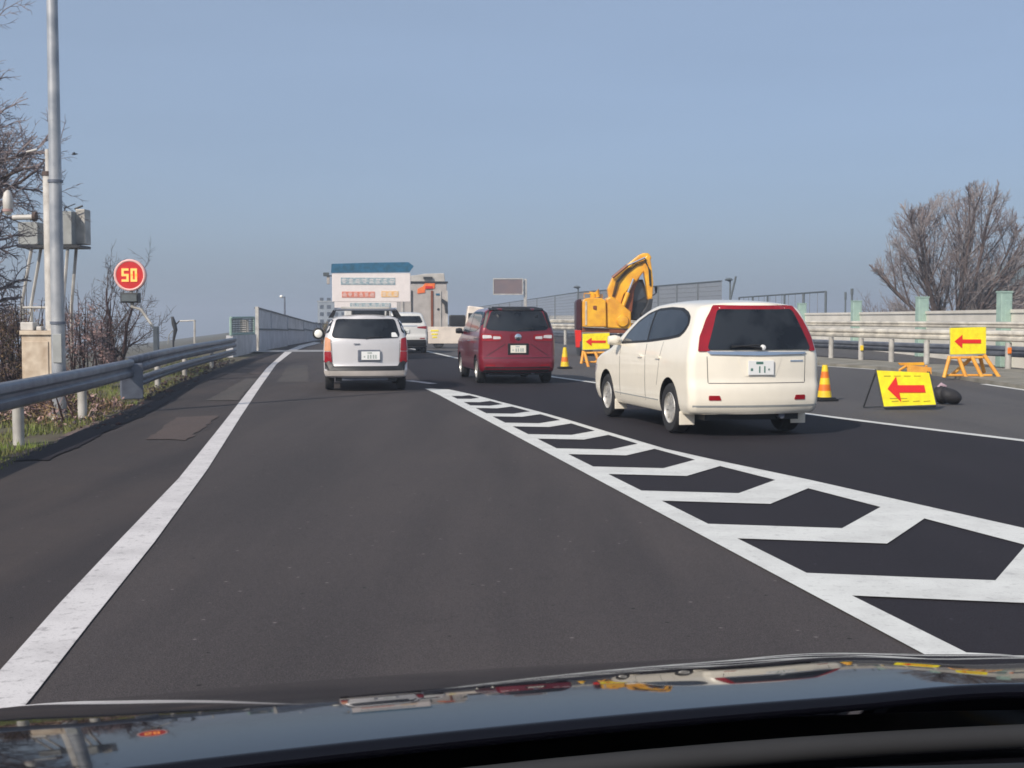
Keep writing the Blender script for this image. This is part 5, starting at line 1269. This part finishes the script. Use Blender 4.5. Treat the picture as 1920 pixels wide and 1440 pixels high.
mb.tube([tilt(-Ws / 2, .012, 0), tilt(Ws / 2, .012, .03)], .016, 'dark', 6); mb.build('frame', t)
for s in (-1, 1):
    top_ = tilt(s * Ws / 2 - .01, .02, Hs - .02); ft = Vector((s * Ws / 2 - .10 * (1 if s < 0 else 0) - .1, .42, 0.01))
    mb = MB(); mb.tube([top_, ft], .014, 'dark', 6); mb.tube([ft, tilt(s * Ws / 2, .02, .02)], .010, 'dark', 6); mb.build('leg', t)
mb = MB()
for k in range(4):
    mb.prism([tilt(-.32 + k * .16, -.004, .50), tilt(-.21 + k * .16, -.004, .50), tilt(-.21 + k * .16, -.004, .515), tilt(-.32 + k * .16, -.004, .515)], (0, .003, 0), 'sign_ink'); mb.prism([tilt(-.28 + k * .17, -.004, .09), tilt(-.17 + k * .17, -.004, .10), tilt(-.17 + k * .17, -.004, .115), tilt(-.28 + k * .17, -.004, .105)], (0, .003, 0), 'sign_ink')
mb.build('lettering', t)

def legged_sign(px0, px1, ytop, ybot, ybase, label, seedx, legs):
    Yq = Yrow(ybase); cxp = (px0 + px1) / 2; org_ = Vector((P3(cxp, ybase, Yq).x, Yq, 0)); qq = lambda x, y, dy=0.0: P3(x, y, Yq) - org_ + Vector((0, dy, 0))
    t = thing('arrow_sign', label, 'road sign', org_)
    mb = MB(); mb.prism([qq(px0, ybot), qq(px1, ybot - 2), qq(px1, ytop), qq(px0, ytop + 2)], (0, .025, 0), 'sign_yellow'); mb.build('panel', t, bevel=.004)
    a, b = qq(px0, ybot), qq(px1, ytop); c_ = (a + b) / 2; w_ = b.x - a.x; h = b.z - a.z
    mb = MB(); mb.prism([(c_.x + x * .95, -.012, c_.z + z * .8 - .02 * h) for x, z in arrow_poly(w_, h)], (0, .008, 0), 'red_flat'); mb.build('arrow', t)
    mb = MB(); mb.tube([(a.x, .012, a.z), (a.x, .012, b.z), (b.x, .012, b.z), (b.x, .012, a.z), (a.x, .012, a.z)], .014, 'grey_metal', 6); mb.build('frame', t)
    for (x0, y0, d0, x1, y1, d1) in legs:
        mb = MB(); mb.tube([qq(x0, y0, d0), qq(x1, y1, d1)], .045, 'barrier', 10); mb.build('leg', t, smooth=40)
    mb = MB(); lx0 = min(l[3] for l in legs); lx1 = max(l[3] for l in legs)
    mb.tube([qq(px0 + 2, ybot + 6, .05), qq(px1 - 2, ybot + 5, .05)], .033, 'barrier', 10); mb.tube([qq(lx0 + 4, ybase - 8, .1), qq(lx1 - 8, ybase - 8, .1)], .028, 'barrier', 10); mb.build('crossbar', t, smooth=40)
    return t
legged_sign(1781, 1849, 613, 665, 712, 'yellow arrow sign on splayed orange legs in front of the right guard rail', 1,
            [(1782, 668, .05, 1770, 708, .0), (1798, 672, .0, 1811, 714, -.1), (1822, 668, .0, 1841, 712, -.1), (1845, 665, .0, 1871, 708, -.1), (1830, 672, .3, 1795, 705, .4), (1846, 668, .3, 1860, 700, .5)])
legged_sign(1092, 1143, 624, 656, 687, 'yellow arrow sign with a dark red left arrow standing in front of the excavator', 2,
            [(1094, 658, .05, 1090, 682, 0), (1096, 660, 0, 1103, 688, -.1), (1116, 660, 0, 1124, 682, -.1), (1140, 658, 0, 1146, 680, -.1), (1130, 660, .3, 1118, 680, .3)])
def cone(px, ybase, h, label, stripes):
    p = G(px, ybase); t = thing('traffic_cone', label, 'traffic cone', p, R(12), 'orange and yellow traffic cones')
    mb = MB(); mb.box((0, 0, .02), (.36, .36, .04), 'black_plastic'); mb.box((0, 0, .05), (.30, .30, .025), 'black_plastic'); mb.build('base', t, bevel=.01)
    rt_ = .045; z0, r0 = .06, .125; n = len(stripes)
    for i, mt in enumerate(stripes):
        za = z0 + (h - z0) * i / n; zb = z0 + (h - z0) * (i + 1) / n; ra_ = r0 + (rt_ - r0) * i / n; rb_ = r0 + (rt_ - r0) * (i + 1) / n
        mb = MB(); mb.lathe([(ra_, za), (rb_, zb)] + ([(.001, zb)] if i == n - 1 else []), mt, 20); mb.build('band', t, smooth=40)
    return t
cone(1546, 751, .62, 'orange and yellow banded traffic cone beside the right rear corner of the white car', ['cone_y', 'cone_o', 'cone_y', 'cone_o', 'cone_y'])
cone(1059, 691, .60, 'yellow traffic cone between the red minivan and the excavator', ['cone_y', 'cone_o', 'cone_y', 'cone_y'])
# toppled orange barricade
Yo = Yrow(712); oo = Vector((P3(1720, 700, Yo).x, Yo, 0)); qq = lambda x, y, dy=0.0: P3(x, y, Yo) - oo + Vector((0, dy, 0))
t = thing('barricade', 'low orange barricade frame lying behind the A-frame arrow sign', 'barricade', oo)
mb = MB(); mb.prism([qq(1702, 700), qq(1747, 702), qq(1747, 689), (qq(1700, 684))], (0, .05, 0), 'barrier'); mb.build('rail', t, bevel=.01)
mb = MB(); mb.prism([qq(1694, 686, .25), qq(1740, 686, .25), qq(1740, 680, .25), qq(1690, 681, .25)], (0, .05, 0), 'ex_yellow'); mb.build('rail', t, bevel=.01)
mb = MB(); mb.tube([qq(1700, 686), qq(1690, 694, .1), Vector((qq(1688, 700).x, .1, .01))], .035, 'barrier', 8); mb.tube([qq(1708, 702), Vector((qq(1704, 700).x, 0, .02))], .03, 'barrier', 8); mb.build('leg', t)
mb = MB(); mb.tube([qq(1742, 700), Vector((qq(1744, 700).x, 0, .02))], .03, 'barrier', 8); mb.tube([qq(1742, 686, .2), Vector((qq(1744, 700).x, .3, .02))], .03, 'barrier', 8); mb.build('leg', t)
# black sandbags beside the A-frame
def bag(px, ybase, w_, h, tilt_, label, seed):
    random.seed(seed); p = G(px, ybase); mb = MB(); vs = []; fs = []; nu, nv = 18, 10
    for j in range(nv + 1):
        v = math.pi * j / nv
        for i in range(nu):
            a = 2 * math.pi * i / nu; k = 1 + .12 * noise.noise(Vector((math.cos(a) * 1.5 + seed, math.sin(a) * 1.5, v)))
            x = math.copysign(abs(math.cos(a)) ** .8, math.cos(a)) * math.sin(v) * w_ / 2 * k; y = math.copysign(abs(math.sin(a)) ** .8, math.sin(a)) * math.sin(v) * .16 * k; z = -math.cos(v) * h / 2 * k + h / 2
            vs.append(Vector((x + z * tilt_, y, max(0.0, z))))
    for j in range(nv):
        for i in range(nu): fs.append((j * nu + i, j * nu + (i + 1) % nu, (j + 1) * nu + (i + 1) % nu, (j + 1) * nu + i))
    mb.add(vs, fs, 'bag'); o = mb.build('sandbag', smooth=60); o.location = p; tag(o, label, 'sandbag'); return o
bag(1767, 757, .30, .30, -.1, 'upright black sandbag leaning on the right side of the A-frame arrow sign', 1)
bag(1788, 758, .34, .27, -.4, 'slumped black sandbag, rightmost of the two beside the A-frame sign', 2)
mb = MB(); mb.tube([(0, 0, .27), (.06, 0, .31), (.14, 0, .29)], [.03, .05, .02], 'pink', 8); o = mb.build('cloth', smooth=50); o.location = G(1758, 757); tag(o, 'pale pink rag on top of the black sandbags', 'rag')

# ------------------------------------------------------------------ own car: hood, cowl, wipers
eo = thing('own_car', 'glossy black bonnet of the car the picture is taken from, along the bottom edge', 'car', RGT * .16, PSI)
eo.rotation_euler = (0, R(-1.4), PSI); eo.location.z = .010
def hoodz(x, y):
    tau = y - 1.25
    z = 1.05 - .12 * tau - .17 * tau * tau
    if y > 1.95: z -= .55 * (y - 1.95) ** 1.6
    return z - .022 * abs(x / .80) ** 2.4 * (1 + .4 * tau) + .004 * math.exp(-((abs(x) - .52) / .09) ** 2)
mb = MB(); vs = []; fs = []
xs_ = [-.80 + 1.60 * i / 60 for i in range(61)]; ys_ = [1.14 + (2.32 - 1.14) * i / 60 for i in range(61)]
for y in ys_:
    for x in xs_: vs.append((x, y - .02 * (x / .8) ** 2 + .07 * (x / .8) * max(0, (1.7 - y) / .56), hoodz(x, y)))
fs = [(j * 61 + i, j * 61 + i + 1, (j + 1) * 61 + i + 1, (j + 1) * 61 + i) for j in range(60) for i in range(60)]
mb.add(vs, fs, 'hood'); o = mb.build('hood', eo, smooth=80); solid(o, .012)
for s in (-1, 1):
    mb = MB(); vs = []; rows = 30
    for j in range(rows):
        y = 1.0 + 1.3 * j / (rows - 1)
        for k in range(8):
            a = k / 7; x = .808 + .10 * math.sin(a * math.pi / 2); z = hoodz(.80, max(1.14, y)) - .0 - .62 * (1 - math.cos(a * math.pi / 2)) ** 1.3 - .004
            vs.append((s * x, y - .05, z))
    fs = [(j * 8 + k, j * 8 + k + 1, (j + 1) * 8 + k + 1, (j + 1) * 8 + k) for j in range(rows - 1) for k in range(7)]
    mb.add(vs, fs, 'hood'); solid(mb.build('fender', eo, smooth=60), .008)
mb = MB(); mb.prism([(-.86, 2.28, .25), (-.80, 2.40, .25), (.80, 2.40, .25), (.86, 2.28, .25)], (0, 0, .40), 'hood'); mb.build('bumper', eo, bevel=.06)
mb = MB(); vs = []
cw = []
for j, (y, z) in enumerate([(1.50, .93), (1.145, 1.0), (1.09, 1.0), (1.02, 1.0), (.95, 1.02), (.86, 1.035), (.70, 1.02), (.5, 1.0)]):
    for i in range(31):
        x = -.86 + 1.72 * i / 30; vs.append((x, y - .02 * (x / .8) ** 2 + .07 * (x / .8), z - .03 * (x / .8) ** 2))
fs = [(j * 31 + i, j * 31 + i + 1, (j + 1) * 31 + i + 1, (j + 1) * 31 + i) for j in range(7) for i in range(30)]
mb.add(vs, fs, 'cowl'); solid(mb.build('cowl', eo, smooth=40), .01)
mb = MB(); mb.tube([(-.8 + 1.6 * i / 20, 1.125 - .02 * ((-.8 + .08 * i) / .8) ** 2 + .07 * ((-.8 + .08 * i) / .8), 1.036 - .03 * ((-.8 + .08 * i) / .8) ** 2 - .012) for i in range(21)], .012, 'rubber', 8); mb.build('seal', eo, smooth=50)
for (x0, x1) in ((-.05, .62), (-.62, -.12)):
    wp = bpy.data.objects.new('wiper', None); COL.objects.link(wp); wp.parent = eo
    mb = MB(); mb.tube([(x0, 1.07, 1.005), (x0 + .08, 1.06, 1.022), ((x0 + x1) / 2, 1.05, 1.03), (x1 - .1, 1.05, 1.02)], [.014, .011, .008, .006], 'wiper_m', 8); mb.lathe([(.001, .03), (.02, .025), (.022, 0)], 'wiper_m', 12, (x0, 1.07, .995)); mb.build('arm', wp, smooth=50)
    mb = MB(); mb.tube([(x0 + .02, .99, 1.03), ((x0 + x1) / 2, .985, 1.04), (x1, 1.0, 1.02)], .006, 'wiper_m', 6); mb.tube([(x0 + .02, .985, 1.022), ((x0 + x1) / 2, .98, 1.032), (x1, .995, 1.012)], .008, 'rubber', 6); mb.build('blade', wp, smooth=50)

# ------------------------------------------------------------------ thin haze over the whole place
hm = bpy.data.materials.new('haze'); hm.use_nodes = True; n = hm.node_tree.nodes; n.remove(n['Principled BSDF'])
pv = n.new('ShaderNodeVolumePrincipled'); pv.inputs['Color'].default_value = (0.80, 0.88, 1.0, 1); pv.inputs['Density'].default_value = 0.0016; pv.inputs['Anisotropy'].default_value = 0.2
hm.node_tree.links.new(pv.outputs[0], n['Material Output'].inputs['Volume']); M['haze'] = hm
mb = MB(); mb.box((0, 700, -34), (2400, 1900, 96), 'haze'); o = mb.build('haze'); o['kind'] = 'stuff'; o['label'] = 'thin pale haze over the road and the land beyond'; o['category'] = 'haze'
sc.cycles.volume_bounces = 0; sc.cycles.volume_step_rate = 10
